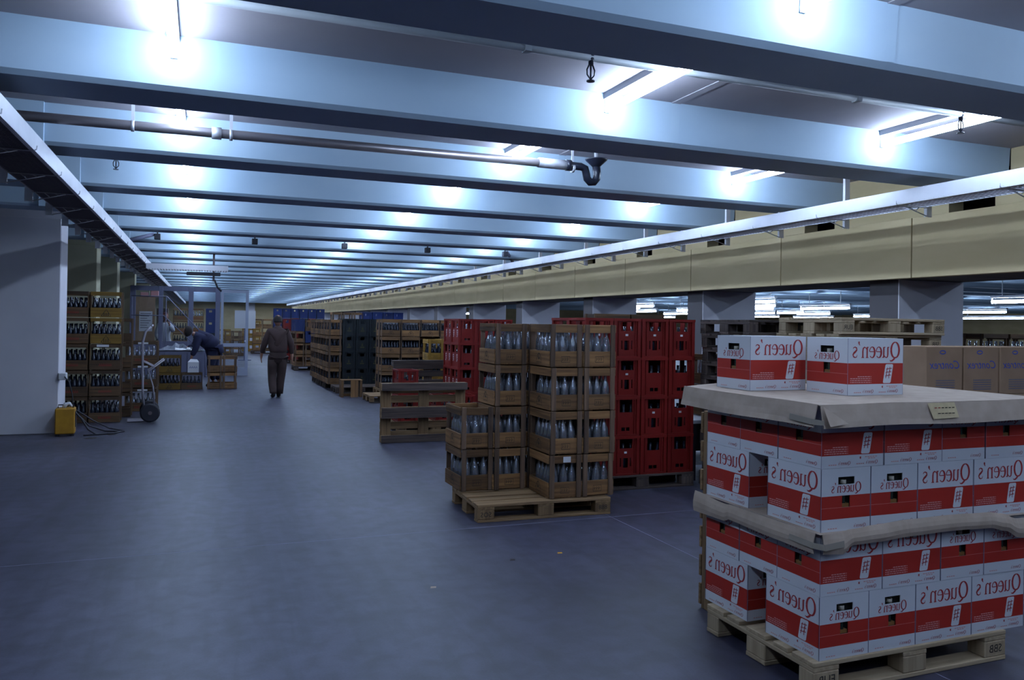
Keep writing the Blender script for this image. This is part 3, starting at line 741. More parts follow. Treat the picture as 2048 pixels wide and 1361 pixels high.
def put_carton(label, x, y, z, turned=False):
    """turned: long side along y"""
    if turned: return carton.put(label, (x + BS, y, z), math.pi / 2, 'printed cartons on the near pallet')
    return carton.put(label, (x, y, z), 0, 'printed cartons on the near pallet')
lay = ['bottom', 'second', 'third', 'top']
pos = ['corner', 'second', 'third', 'fourth']
gap = 3 * BS - 2 * BL
for L in range(4):
    z = .144 + BH * L; jx = lambda: random.uniform(-.002, .002)
    if L % 2 == 0:
        for c in range(2):
            put_carton(f'red and white carton, {lay[L]} layer of the near pallet, front face, {pos[c]} carton', PX + c * BS + jx(), PYY + jx(), z, True)
            put_carton(f'red and white carton, {lay[L]} layer of the near pallet, behind the gap, {"outer" if c == 0 else "inner"} one', PX + c * BS + jx(), PYY + BL + gap, z, True)
        for c in range(2):
            for rw in range(3):
                nm = ('front face, %s carton' % pos[2 + c]) if rw == 0 else f'inside row {ORD[rw]} behind the {pos[2 + c]} front carton'
                put_carton(f'red and white carton, {lay[L]} layer, {nm}', PX + 2 * BS + c * BL + jx(), PYY + rw * BS + jx(), z)
    else:
        for c in range(2):
            for rw in range(3):
                nm = ('front face, %s carton' % pos[c]) if rw == 0 else (('side face, %s from the corner' % ('second' if rw == 1 else 'third')) if c == 0 else f'hidden row {ORD[rw]} behind the second')
                put_carton(f'red and white carton, {lay[L]} layer, {nm}', PX + c * BL + jx(), PYY + rw * BS + jx(), z)
        for c in range(2):
            put_carton(f'red and white carton, {lay[L]} layer of the near pallet, front face, {pos[2 + c]} carton', PX + 2 * BL + c * BS + jx(), PYY + jx(), z, True)
            put_carton(f'red and white carton, {lay[L]} layer, back face behind the {pos[2 + c]} one', PX + 2 * BL + c * BS + jx(), PYY + BL + gap, z, True)
palN.put('pale new wooden pallet stencilled EUR under the stack of red and white cartons', (2.545, 2.79, 0), 0)
# cardboard lid
LZ = .144 + 4 * BH + .004
r = thing('cardboard_tray', 'grey-brown cardboard tray lid covering the carton stack, taped at its corner', 'cardboard', (0, 0, 0))
lx0, lx1, ly0, ly1 = 2.495, 3.98, 2.725, 3.76
def sheet(mb, grid, m, th):
    """thick sheet from a grid of points"""
    nr, nc = len(grid), len(grid[0])
    for i in range(nr - 1):
        for j_ in range(nc - 1):
            mb.face([grid[i][j_], grid[i][j_ + 1], grid[i + 1][j_ + 1], grid[i + 1][j_]], m, True)
            q = [tuple(Vector(p) + Vector(th)) for p in (grid[i][j_], grid[i][j_ + 1], grid[i + 1][j_ + 1], grid[i + 1][j_])]
            mb.face(q[::-1], m, True)
    for i, a in ((0, 0), (nr - 1, 1)):
        for j_ in range(nc - 1):
            p, q = Vector(grid[i][j_]), Vector(grid[i][j_ + 1]); mb.face([p, p + Vector(th), q + Vector(th), q], m)
    for j_ in (0, nc - 1):
        for i in range(nr - 1):
            p, q = Vector(grid[i][j_]), Vector(grid[i + 1][j_]); mb.face([p, q, q + Vector(th), p + Vector(th)], m)
rg = random.Random(3)
N = 14
g_ = []
for i in range(N + 1):
    row = []
    for k in range(N + 1):
        u, v = k / N, i / N; edge = min(u, 1 - u, v, 1 - v)
        z = LZ + .006 + rg.uniform(0, .002) * (edge > .05)
        if v > .9 : z += .02 * (v - .9) * 10 * abs(math.sin(u * 6))
        row.append((lx0 + (lx1 - lx0) * u, ly0 + (ly1 - ly0) * v, z))
    g_.append(row)
s = MB(); sheet(s, g_, 'board', (0, 0, -.004)); s.build('top_panel', r)
def flange(y_or_x, axis, a0, a1, ztop, h, wob, name='flange'):
    s = MB(); gg = []
    for i in range(5):
        row = []
        for k in range(25):
            t = a0 + (a1 - a0) * k / 24; out = .022 * i / 4 + wob * math.sin(t * 9 + i) * (i / 4)
            z = ztop - h * i / 4 + .003 * math.sin(t * 7)
            row.append((t, y_or_x - out, z) if axis == 'x' else (y_or_x - out, t, z))
        gg.append(row)
    sheet(s, gg if axis == 'x' else [list(reversed(q)) for q in gg], 'board', (0, .004, 0) if axis == 'x' else (.004, 0, 0)); return s.build(name, r)
flange(ly0, 'x', lx0 + .006, lx1, LZ + .006, .098, .002)
flange(lx0, 'y', ly0 + .012, ly1, LZ + .006, .10, .003)
# crumpled corner fold, tape, paper label
s = MB(); s.face([(lx0 + .01, ly0 - .012, LZ + .0), (lx0 + .13, ly0 - .035, LZ - .075), (lx0 + .02, ly0 - .045, LZ - .085)][::-1], 'board'); s.face([(lx0 + .015, ly0 - .013, LZ - .02), (lx0 + .12, ly0 - .03, LZ - .075), (lx0 + .10, ly0 - .018, LZ - .03)][::-1], 'board'); s.build('corner_fold', r)
s = MB(); sheet(s, [[(lx0 - .022, ly0 + .16, LZ - .045), (lx0 - .024, ly0 + .02, LZ - .055), (lx0 + .0, ly0 - .028, LZ - .06)], [(lx0 - .026, ly0 + .16, LZ - .072), (lx0 - .028, ly0 + .02, LZ - .08), (lx0 + .0, ly0 - .032, LZ - .08)]], 'tape', (.001, .001, 0)); s.build('tape', r)
o = MB().box(3.13, 3.30, ly0 - .026, ly0 - .022, LZ - .075, LZ - .004, 'kraft'); o = MB()
o.face([(3.115, ly0 - .008, LZ + .002), (3.285, ly0 - .008, LZ + .003), (3.295, ly0 - .026, LZ - .066), (3.135, ly0 - .026, LZ - .070)][::-1], mat('aged_label', (.50, .40, .24), .8, col2=(.42, .33, .2), scale=(30, 30, 30)))
for q in range(6): o.ribbon([(3.15 + q * .022, .0, .004), (3.165 + q * .022, .0, .004)], 'print_red' if q < 2 else 'ink_brown', (0, ly0 - .0165, LZ - .02), (1, 0, 0), (0, 0, 1), 1)
for q in range(5): o.ribbon([(3.16 + q * .022, .0, .004), (3.178 + q * .022, .0, .004)], 'ink_brown', (0, ly0 - .0265, LZ - .045), (1, 0, 0), (0, 0, 1), 1)
o.build('paper_label', r)
# middle cardboard sheet between second and third layer
r = thing('cardboard_sheet', 'wrinkled grey-brown cardboard sheet bulging out between the middle carton layers', 'cardboard', (0, 0, 0))
zc = .144 + 2 * BH
def strip(pts, name, inner):
    """pts: (x, y, ztop, zbottom, lean) ; a drooping flange with folds"""
    s = MB(); gg = []
    for i in range(5):
        gg.append([(p[0] + inner[0] * -p[4] * math.sin(i / 4 * 2.4), p[1] + inner[1] * -p[4] * math.sin(i / 4 * 2.4), p[2] + (p[3] - p[2]) * i / 4) for p in pts])
    sheet(s, gg, 'board', (inner[0] * .003, inner[1] * .003, 0)); return s.build(name, r)
yy = PYY
def dens(keys, n=5):
    out = []
    for a, c in zip(keys, keys[1:]):
        for q in range(n): t = q / n; t2 = t * t * (3 - 2 * t); out.append(tuple(a[i] + (c[i] - a[i]) * (t if i < 2 else t2) for i in range(len(a))))
    out.append(keys[-1]); return out
strip(dens([(2.548, 3.72, .725, .615, .012), (2.552, 3.45, .705, .620, .02), (2.552, 3.41, .712, .635, .012), (2.55, 3.1, .713, .63, .02), (2.550, 2.80, .715, .625, .012)]), 'flange', (1, 0))
strip(dens([(2.565, 2.772, .715, .630, .01), (2.66, 2.762, .722, .628, .02), (2.72, 2.765, .73, .662, .02), (2.86, 2.755, .742, .668, .025), (3.05, 2.765, .748, .672, .015), (3.32, 2.76, .752, .68, .02), (3.58, 2.765, .745, .672, .02), (3.66, 2.758, .735, .655, .03), (3.78, 2.765, .70, .61, .02), (3.9, 2.765, .70, .60, .02)]), 'flange', (0, 1))
MB().box(2.555, 3.93, 2.775, 3.66, zc - .0006, zc + .0006, 'board').build('sheet_panel', r)
s = MB(); sheet(s, [[(2.536, 2.95, .680), (2.536, 2.80, .676), (2.56, 2.752, .676), (2.66, 2.742, .69)], [(2.530, 2.95, .655), (2.530, 2.80, .652), (2.56, 2.746, .65), (2.66, 2.738, .662)]], 'tape', (.001, .001, 0)); s.build('tape', r)
# two cartons on the lid
carton.put('red and white carton on the cardboard lid, the farther one of the two', (2.655, 3.40, LZ + .009), R(0), 'printed cartons on the near pallet')
carton.put('red and white carton on the cardboard lid, the nearer one of the two', (2.965, 3.05, LZ + .009), R(0), 'printed cartons on the near pallet')
# upright pallet behind the cartons
r = thing('pallet', 'narrow old pallet standing upright on its end behind the carton stack', 'pallet', (2.72, 3.80, 0))
for x in (0.0, .36, .70): MB().box(x, x + .10, 0, .095, 0.0, 1.14, 'pal_z').build('stringer_board', r, bevel=.003)
for k in range(7): MB().box(-.004, .80, .096, .118, .02 + k * .165, .14 + k * .165, 'pal_x').build('deck_board', r, bevel=.003)
for k in range(3): MB().box(0, .80, -.022, -.001, .02 + k * .49, .12 + k * .49, 'pal_x').build('bottom_board', r, bevel=.003)

# ================================================================== MIDDLE: pallet of wooden crates with clear bottles
pal.put('worn wooden pallet on the aisle floor carrying the wooden crates of clear bottles', (2.12, 6.14, 0), R(-2.0))
def bottles_in(x, y, z, lab, rz=0):
    p0 = Matrix.Translation((x, y, z)) @ Matrix.Rotation(rz, 4, 'Z')
    for i in range(3):
        for j_ in range(5):
            ox, oy = WC / 2 + (i - 1) * .083, DC / 2 + (j_ - 2) * .080
            q = p0 @ Vector((ox + random.uniform(-.004, .004), oy + random.uniform(-.003, .003), .018))
            o = bpy.data.objects.new('bottle', BOT); COL.objects.link(o); o.location = q; o.rotation_euler = (random.uniform(-.04, .04), random.uniform(-.05, .05), 0)
            tag(o, f'empty clear glass bottle in the {lab}', 'bottle', f'bottles in the {lab}')
cols = [(('front row, outer column', 'outer front column'), 3.075, 6.155, 4), (('front row, corner column', 'corner front column'), 2.765, 6.165, 4), (('back row, low outer column', 'low back column'), 2.145, 6.665, 2), (('back row, tall inner column', 'tall back column'), 2.44, 6.645, 4)]
for nm, x, y, n_ in cols:
    for L in range(n_):
        dx, dy, rz = random.uniform(-.008, .008), random.uniform(-.008, .004), random.uniform(-.02, .02)
        wood.put(f'brown wooden crate of clear bottles, {ORD[L]} layer, {nm[0]}', (x + dx, y + dy, .144 + HC * L), rz, 'wooden crates on the aisle pallet')
        bottles_in(x + dx, y + dy, .144 + HC * L, f'{ORD[L]} crate of the {nm[1]}', rz)
for c, x in enumerate((2.77, 3.08)):
    for L in range(4):
        wood.put(f'brown wooden crate of bottles, {ORD[L]} layer, hidden behind the {"corner" if c == 0 else "outer"} front column', (x, 6.66, .144 + HC * L), 0, 'wooden crates on the aisle pallet')
        fill(clear_bottles, low_c, (x, 6.66, .144 + HC * L), 0, (.02, WC - .02), (.02, DC - .02), .018, 3, 5)
MB().box(3.0, 3.07, 6.14, 6.1405, .144 + HC * .84, .144 + HC * .97, 'paper').build('paper_note')
o = bpy.data.objects['paper_note']; tag(o, 'small pale paper note pinned to the bottom crate of the corner column', 'note'); o.location = (-.12, -.004, 0)

# red crates behind
palD.put('dark wooden pallet under the tall block of red crates', (3.53, 6.93, 0), 0)
for c in range(4):
    x = 3.475 + c * .315
    for rw in range(2):
        for L in range(4):
            dx = random.uniform(-.004, .004); y = 6.94 + rw * .405; z = .144 + .389 * L
            st = redA if ((c == 1 and L in (0, 2, 3)) or (c == 2 and L in (1, 3)) or (c == 3 and L in (1, 3)) or (c == 0 and L % 2)) else redB
            nm = 'front row' if rw == 0 else 'back row'
            st.put(f'red plastic bottle crate, {ORD[L]} layer, {nm}, {NTH[c]} column of the tall red block', (x + dx, y, z), 0, 'red crates of the tall block')
            if rw == 0: fill(dark_bottles, low_b, (x, y, z), 0, (.025, .278), (.025, .375), .02, 3, 4, 1)
# wooden crates peeking over behind the red block
for c in range(2):
    for L in range(4):
        wide.put(f'wooden crate, {ORD[L]} layer, {"left" if c == 0 else "right"} column just behind the tall red block', (4.12 + c * .45, 7.98, .144 + .405 * L), 0, 'wooden crates behind the red block')
        if L == 3: fill(dark_bottles, low_b, (4.12 + c * .45, 7.98, .144 + .405 * L), 0, (.02, .42), (.02, .28), .02, 5, 3)
palD.put('dark pallet under the wooden crates behind the tall red block', (3.95, 7.9, 0), 0)

# leaning pallet
o = palP.put('old pallet standing on its long edge across the aisle side, dark runners facing out', (2.28, 10.52, 0), 0)
o.rotation_euler = (R(-90), 0, 0); o.location = (2.27, 10.56, 0.803)
for ch in o.children:
    if ch.name.startswith('bottom_board'):
        ch.data = ch.data.copy(); ch.data.materials.clear(); ch.data.materials.append(M['dark_x']); ch['label'] = 'dark weathered wide board'
o = palD.put('dark pallet propped upright behind the lone red crate', (3.02, 12.9, 0), 0); o.rotation_euler = (R(90), 0, R(4)); o.location = (2.95, 13.05, .2)
o = palD.put('dark pallet lying flat under the propped one', (2.95, 12.78, 0), 0)

# red crates seen through the leaning pallet
palP.put('pallet lying flat under the few red crates behind the leaning pallet', (2.70, 11.50, 0), 0)
for c, x, n_ in ((0, 2.72, 2), (1, 3.30, 1), (2, 3.62, 1)):
    for L in range(n_):
        redB.put(f'red crate, {ORD[L]} layer, {NTH[c]} column behind the leaning pallet', (x, 11.55, .144 + .389 * L), 0, 'red crates behind the leaning pallet')
        fill(dark_bottles, low_b, (x, 11.55, .144 + .389 * L), 0, (.025, .278), (.025, .375), .02, 3, 4, 1)
# tall red stack with white marks
palD.put('dark pallet under the red crates with white side lettering', (3.70, 11.93, 0), 0)
for c in range(3):
    for rw in range(2):
        for L in range(4):
            x, y, z = 3.77 + c * .315, 11.98 + rw * .41 + (.06 if c else 0), .144 + .389 * L
            redT.put(f'red crate with white side lettering, {ORD[L]} layer, {"front" if rw == 0 else "back"} row, {NTH[c]} column', (x, y, z), 0, 'red crates with white lettering')
            if rw == 0 or c == 0: fill(dark_bottles, low_c, (x, y, z), 0, (.025, .278), (.025, .375), .02, 3, 4, 1)
# yellow crates
palP.put('pallet under the yellow crates', (3.80, 14.0, 0), 0)
for c in range(2):
    for L in range(3):
        x, y, z = 3.85 + c * .29, 14.02, .144 + .397 * L
        yel.put(f'yellow-painted wooden crate, {ORD[L]} layer, {"outer" if c == 0 else "inner"} column', (x, y, z), 0, 'yellow crates')
        fill(dark_bottles, low_b, (x, y, z), 0, (.02, .26), (.02, .38), .02, 3, 4)
# beige wooden stack behind
for q, (x, y) in enumerate(((3.70, 17.45), (4.92, 17.45))):
    palP.put(f'pallet under the {"outer" if q == 0 else "inner"} half of the light brown crate block', (x, y, 0), 0)
for c in range(4):
    for rw in range(2):
        for L in range(4):
            x, y, z = 3.72 + c * .45, 17.5 + rw * .32, .144 + .39 * L
            if c == 2 and rw == 0 and L < 3: continue
            woodred.put(f'light brown wooden crate, {ORD[L]} layer, {"front" if rw == 0 else "back"} row, {NTH[c]} column of the far block', (x + .43, y, z), math.pi / 2, 'light brown crates of the far block', (.95, .97, .96))
            fill(dark_bottles, low_b, (x, y, z), 0, (.02, .42), (.02, .28), .02, 6, 3, 3)
# low pallet and upturned crate on the floor
palP.put('low pallet jutting into the aisle in front of the light brown crates', (3.18, 15.95, 0), 0, scale=(.6, 1, 1))
r = thing('wooden_crate', 'upturned open wooden crate on the aisle floor before the dark crate block', 'crate', (2.82, 17.25, 0))
for x in (0, .40): MB().box(x, x + .05, 0, .28, 0, .36, 'crate_z').build('side_board', r)
MB().box(0, .45, 0, .28, .36, .375, 'crate_x').build('base', r)
MB().box(.20, .36, -.01, .0, 0, .36, 'crate_z').build('post', r)
MB().box(0, .45, .265, .28, 0, .06, 'crate_x').build('end_rail', r)
# dark crate block
for q, (x, y) in enumerate(((2.86, 18.25), (3.06, 18.98), (2.84, 19.8), (2.84, 20.65), (2.84, 21.5))):
    palD.put(f'dark low pallet, {["jutting out empty in front of", "under the front of", "under the second row of", "under the third row of", "under the rear of"][q]} the dark crate block', (x, y, 0), 0)
for c in range(3):
    for rw in range(2):
        for L in range(4):
            x, y, z = 3.13 + c * .315, 19.05 + rw * .41, .144 + .389 * L
            darkP.put(f'near-black plastic crate, {ORD[L]} layer, {"front" if rw == 0 else "back"} row, {NTH[c]} column', (x, y, z), 0, 'near-black crates')
for c in range(2):
    for rw in range(7):
        for L in range(4):
            if c == 1 and (rw < 2 or L < 3 ): continue
            x, y, z = 2.80 + c * .31, 19.05 + rw * .47, .144 + .385 * L
            wood.put(f'brown wooden crate beside the near-black crates, {ORD[L]} layer, {ORD[rw] if rw else "first"} row back{" inner column" if c else ""}', (x, y, z), 0, 'brown crates beside the near-black ones', (1, 1, 1.02))
            if c == 0: fill(dark_bottles, low_b, (x, y, z), 0, (.02, .28), (.02, .44), .02, 3, 5, 1)
# raised crates behind the dark block
for c in range(3):
    wood.put(f'wooden crate on the raised row behind the near-black crates, {NTH[c]}', (3.72 + c * .32, 24.6, 1.55), 0, 'raised wooden crates')
    wood.put(f'wooden crate carrying the raised row behind the near-black crates, {NTH[c]}', (3.72 + c * .32, 24.6, 1.165), 0, 'raised wooden crates')
for c in range(4):
    for L in range(4):
        (blueP if L == 3 else darkP).put(f'{"blue" if L == 3 else "dark"} plastic crate, {ORD[L]} layer, {NTH[c]} column behind the near-black crates', (4.62 + c * .33, 24.6, .385 + .389 * L), 0, 'blue crates behind the near-black ones')
o = MB().box(3.6, 6.0, 24.5, 25.2, 0, .384, 'dark_x'); o.box(3.6, 4.7, 24.55, 25.1, .386, 1.163, 'dark_x'); o = o.build('platform', bevel=.01); tag(o, 'dark wooden platform under the raised crate row', 'platform')
# mid distance wooden stacks with blue, at y 27
palD.put('dark pallet under the light wooden crates past the walking man', (2.85, 26.9, 0), 0)
for c in range(3):
    for rw in range(3):
        for L in range(4):
            x, y, z = 2.88 + c * .33, 27.0 + rw * .47, .144 + .385 * L
            (wood if (c + L) % 4 != 3 else blueP).put(f'crate past the walking man, {ORD[L]} layer, {ORD[rw] if rw else "front"} row, {NTH[c]} column', (x, y, z), 0, 'crates past the walking man')
# red and blue stacks further
for c in range(2):
    for L in range(4):
        redB.put(f'distant red crate, {ORD[L]} layer, {"outer" if c == 0 else "inner"} column behind the walking man', (2.93 + c * .33, 31.6, .144 + .389 * L), 0, 'distant red crates')
palD.put('dark pallet under the distant red crates', (2.7, 31.5, 0), 0)
for c in range(6):
    for L in range(5):
        (blueP if L == 4 or (c < 2 and L == 3) else darkP if c % 2 else redB).put(f'distant plastic crate, {ORD[L]} layer, {NTH[c]} column of the block topped with blue', (2.72 + c * .34, 33.4, .144 + .40 * L), 0, 'distant plastic crates topped with blue')
palD.put('dark pallet under the outer distant blue crates', (2.7, 33.2, 0), 0); palD.put('dark pallet under the inner distant blue crates', (3.92, 33.2, 0), 0)
for c in range(5):
    for L in range(4):
        woodred.put(f'distant brown crate, {ORD[L]} layer, {NTH[c]} column across the end of the aisle', (2.35 + c * .47 + .44, 41.0, .144 + .39 * L), math.pi / 2, 'distant brown crates across the aisle end', (.95, 1, .96))
for q in range(2): palD.put(f'distant pallet under the {"outer" if q == 0 else "inner"} brown crates across the aisle end', (2.3 + q * 1.22, 40.9, 0), 0)
for c in range(3):
    for L in range(4):
        yel.put(f'distant yellow crate, {ORD[L]} layer, {NTH[c]} column at the aisle end', (2.0 + c * .3, 43.5, .01 + .397 * L), 0, 'distant yellow crates')

# ================================================================== RIGHT BACKGROUND
Lc = 12
for k in range(11):
    lab = f'pale pallet in the tall pallet stack behind the cartons, {ORD[k]} from the floor'
    palN.put(lab, (5.10 + random.uniform(-.015, .015), 5.33 + random.uniform(-.015, .015), .144 * k), 0, 'tall pallet stack')
o = palN.put('pale pallet topping the tall pallet stack behind the cartons', (5.10, 5.32, .144 * 11), 0, 'tall pallet stack')
for k in range(12):
    palD.put(f'dark pallet in the second pallet stack behind the cartons, {ORD[k]} from the floor', (4.85 + random.uniform(-.015, .015), 6.2 + random.uniform(-.02, .02), .142 * k), 0, 'dark pallet stack', (.75, 1, .98))
for k in range(4):
    for c in range(2):
        charP.put(f'charcoal plastic crate with white tag, {ORD[k]} from the floor, {"near" if c == 0 else "rear"} column beside the pallet stack', (7.95 + .01 * k, 6.86 + c * .42, .16 + .395 * k), 0, 'charcoal crates by the pallet stack', (1.3, 1, 1))
palD.put('dark pallet under the charcoal crates', (7.9, 6.8, 0), 0)
# kraft cartons with blue writing
def make_kraft():
    r = thing('carton', 'x', 'carton'); W = .385
    s = MB(); s.box(0, W - .003, 0, .30, 0, .38, 'kraft'); s.build('body', r, bevel=.004)
    sk(lay_text(font_mesh('Contrex', .092, 'blue_ink', shear=.3)), 'lettering', r, (W * .52, -.0008, .235))
    s = MB()
    for q in range(5): s.ribbon([(.10, .115 - q * .018, .009), (.30, .115 - q * .018, .009)], 'blue_ink_dull', (0, -.0008, 0), (1, 0, 0), (0, 0, 1), 1)
    s.ribbon(arc(.17, .335, .03, .013, 0, 360, 12, lambda a: .008), 'blue_ink', (0, -.0008, 0), (1, 0, 0), (0, 0, 1), 1)
    s.build('small_print', r)
    return r
kraft = Stock(make_kraft)
for k in range(3):
    for c in range(4):
        kraft.put(f'brown carton with blue handwriting-style print, {ORD[k]} layer, {NTH[c]} column', (5.20 + c * .40, 4.55, .36 + .382 * k), 0, 'brown cartons behind the lid')
palN.put('pale lower pallet under the brown cartons', (5.2, 4.45, 0), 0); palN.put('pale upper pallet under the brown cartons', (5.2, 4.45, .144), 0)
palN.put('pale side pallet under the rearmost brown cartons', (6.41, 4.45, 0), 0, scale=(.4, 1, 1)); palN.put('pale upper side pallet under the rearmost brown cartons', (6.41, 4.45, .144), 0, scale=(.4, 1, 1))
MB().box(5.2, 6.85, 4.5, 4.9, .289, .359, 'kraft').build('cardboard_layer'); tag(bpy.data.objects['cardboard_layer'], 'thick kraft cardboard layer between pallet and brown cartons', 'cardboard')
# bottle crates in the side hall behind
for c in range(5):
    for k in range(4):
        wide.put(f'weathered crate of bottles in the side hall, {ORD[k]} layer, {NTH[c]} column', (9.0 + c * .47, 7.05, .001 + .40 * k), 0, 'side hall crates')
        if k == 3: fill(clear_bottles, low_c, (9.0 + c * .47, 7.05, .4 * k), 0, (.02, .42), (.02, .28), .02, 5, 3, 1)
# low table and crate by the white pier
r = thing('work_table', 'low black steel bench with a grey top behind the red crates', 'table', (4.85, 7.15, 0))
MB().box(0, 1.3, 0, .7, .60, .64, 'galv').build('table_top', r, bevel=.004)
MB().box(.02, 1.28, .02, .68, .16, .19, 'galv').build('shelf', r)
MB().box(.05, 1.25, .08, .66, .30, .599, 'black').build('drawer_box', r)
for x in (.0, 1.25):
    for y in (0, .65): MB().box(x, x + .05, y, y + .05, 0, .60, 'black').build('leg', r)
for k in range(2):
    wood.put(f'dark wooden bottle crate standing on the low bench, {"lower" if k == 0 else "upper"} one', (5.20, 7.25, .641 + .345 * k), 0, 'crates on the bench', (1, .9, .92))
    fill(clear_bottles, low_c, (5.20, 7.25, .641 + .345 * k), 0, (.02, .28), (.02, .4), .02, 3, 4, 1)

# ================================================================== LEFT: crates by the pier, welder, hand truck
for c, (x, n_) in enumerate(((-2.06, 5), (-1.60, 5))):
    for L in range(n_):
        st = wide_y if (c == 1 and L >= 3) else wide
        st.put(f'{"yellow" if st is wide_y else "brown"} wooden bottle crate, {ORD[L]} layer, {"pier-side" if c == 0 else "aisle-side"} column beside the white pier', (x + random.uniform(-.006, .006), 13.80, .407 * L), 0, 'crates beside the white pier')
        acc, lw = dark_bottles, low_b
        fill(acc, lw, (x, 13.80, .407 * L), 0, (.02, .42), (.02, .28), .02, 6, 3)
for L in range(5):
    for c, x in enumerate((-2.10, -1.62)):
        if L < 4 or c == 0: wide.put(f'brown wooden bottle crate, {ORD[L]} layer, {"pier-side" if c == 0 else "aisle-side"} stack hidden behind the crates beside the white pier', (x + (.12 if c else 0), 14.2 + .3 * c, .407 * L), 0, 'crates behind the pier crates')
        fill(dark_bottles, low_b, (x, 14.2, .407 * L), 0, (.02, .42), (.02, .28), .02, 6, 1)
for L in range(3):
    wide.put(f'brown crate with clear bottles, {ORD[L]} layer of the low stack by the hand truck', (-1.22, 15.3, .412 * L), 0, 'low stack by the hand truck', (1.15, 1, 1))
    fill(clear_bottles, low_c, (-1.22, 15.3, .412 * L), 0, (.02, .48), (.02, .28), .02, 6, 3)
    wide.put(f'brown crate, {ORD[L]} layer, right behind the low stack by the hand truck', (-1.22, 15.66, .412 * L), 0, 'rear of the low stack', (1.15, 1, 1))
for k, z in enumerate((1.21, .80, .39)):
    o = MB().box(-1.02, -.86, 15.285, 15.29, z - .03, z, 'paper').build('paper_note'); tag(o, f'white paper slip stuck on the {["top", "middle", "bottom"][k]} crate of the low stack', 'note')
o = MB().box(-1.50, -1.33, 13.785, 13.79, 1.175, 1.21, 'paper').build('paper_note'); tag(o, 'white paper slip stuck under the yellow crates beside the pier', 'note')
# yellow welder
r = thing('battery_charger', 'yellow metal charger box with cables at the foot of the white pier', 'charger', (-1.83, 12.30, 0), R(4))
MB().box(0, .24, 0, .26, .03, .38, 'yellow_steel').build('housing', r, bevel=.012)
for x in (.01, .20): MB().box(x, x + .03, .02, .24, 0, .03, 'black').build('foot', r)
MB().box(.241, .25, .05, .2, .12, .33, 'black').build('control_panel', r)
MB().tube([(.03, .13, .38), (.03, .13, .42), (.21, .13, .42), (.21, .13, .38)], .008, 'black', 6).build('handle', r)
MB().tube([(.10, .1, .38), (.12, .1, .43), (.17, .12, .44), (.2, .08, .40)], [.025, .03, .02, .01], 'paper', 8).build('rag', r)
s = MB(); s.tube([(.22, .1, .34), (.32, .08, .22), (.40, .05, .08), (.50, 0, .012), (.75, .1, .012), (.80, .22, .012), (.60, .35, .012), (.4, .3, .1), (.24, .2, .3)], .012, 'black', 6)
s.tube([(.15, .2, .36), (.22, .3, .34), (.45, .38, .16), (.65, .36, .05), (.85, .25, .012), (.7, .05, .012), (.35, -.05, .012)], .009, 'black', 6); s.build('cable', r)
r = thing('desk_lamp', 'small white plug housing fixed low on the edge of the white pier', 'socket', (-1.84, 12.60, .80)); r.name = 'wall_socket'
MB().box(0, .10, -.02, .10, -.05, .05, 'paper').build('housing', r, bevel=.01)
MB().tube([(.08, -.025, 0), (.14, -.03, -.08), (.18, -.03, -.25), (.2, -.1, -.42)], .008, 'black', 6).build('cable', r)
# hand truck
r = thing('hand_truck', 'silver tubular hand truck with two black wheels beside the low crate stack', 'hand truck', (-.83, 13.72, 0), R(4))
for x in (0, .0): pass
for y, nm in ((0, 'frame_tube'), (.42, 'frame_tube')):
    MB().tube([(.02, y, .14), (-.01, y, .5), (-.02, y, 1.25), (.02, y, 1.42), (.10, y, 1.50)], .017, 'tray_wire', 8).build(nm, r)
MB().tube([(.10, 0, 1.50), (.12, .1, 1.52), (.12, .32, 1.52), (.10, .42, 1.50)], .017, 'tray_wire', 8).build('handle', r)
for z in (.35, .75, 1.1): MB().tube([(-.01, 0, z), (-.01, .42, z)], .012, 'tray_wire', 6).build('cross_bar', r)
for y in (0, .42):
    MB().tube([(.17, y, .14), (.14, y, .55), (.07, y, .80), (.30, y, .98)], .012, 'tray_wire', 6).build('brace', r)
    MB().tube([(-.01, y, .95), (.16, y, .86)], .012, 'tray_wire', 6).build('brace', r)
for y in (-.07, .49):
    s = MB(); s.tube([(.10, y - .025, .15), (.10, y - .018, .15), (.10, y + .018, .15), (.10, y + .025, .15)], [.12, .145, .145, .12], 'black', 20)
    wv = s.build('wheel', r); MB().tube([(.10, y - .03, .15), (.10, y + .03, .15)], .03, 'galv_dark', 10).build('hub', wv)
MB().tube([(.10, -.07, .15), (.10, .49, .15)], .01, 'tray_wire', 6).build('axle', r)
MB().box(-.22, .03, .02, .40, .01, .02, 'tray_wire').build('toe_plate', r)

# crates around the packing place
for c, (x, y, n_, st) in enumerate(((-.89, 19.9, 2, wide_y), (-.42, 19.9, 1, wide), (-.89, 20.25, 2, wide))):
    for L in range(n_):
        st.put(f'{"yellow" if st is wide_y else "brown"} bottle crate, {ORD[L]} layer, {["in front of the packing table", "in front of the bending man", "under the packing table"][c]}', (x, y, .392 * L), 0, 'crates at the packing place', (1.05, 1, .96))
        fill(dark_bottles, low_b, (x, y, .392 * L), 0, (.02, .42), (.02, .28), .02, 5, 3, 1)
for c, x in enumerate((.16, .49)):
    for L in range(2):
        wood.put(f'narrow brown crate, {ORD[L]} layer, {"nearer the bending man" if c == 0 else "aisle side"} of the pair beside him', (x, 19.9, .39 * L), 0, 'narrow crates beside the bending man', (1.03, 1, 1.04))
r = thing('packing_table', 'grey packing table behind the yellow crates heaped with plastic film', 'table', (-1.5, 20.62, 0))
MB().box(0, 1.55, 0, .8, .82, .86, 'frame').build('table_top', r)
for x in (.02, 1.48):
    for y in (.02, .73): MB().box(x, x + .05, y, y + .05, 0, .82, 'frame').build('leg', r)
rg = random.Random(5); s = MB(); gg = []
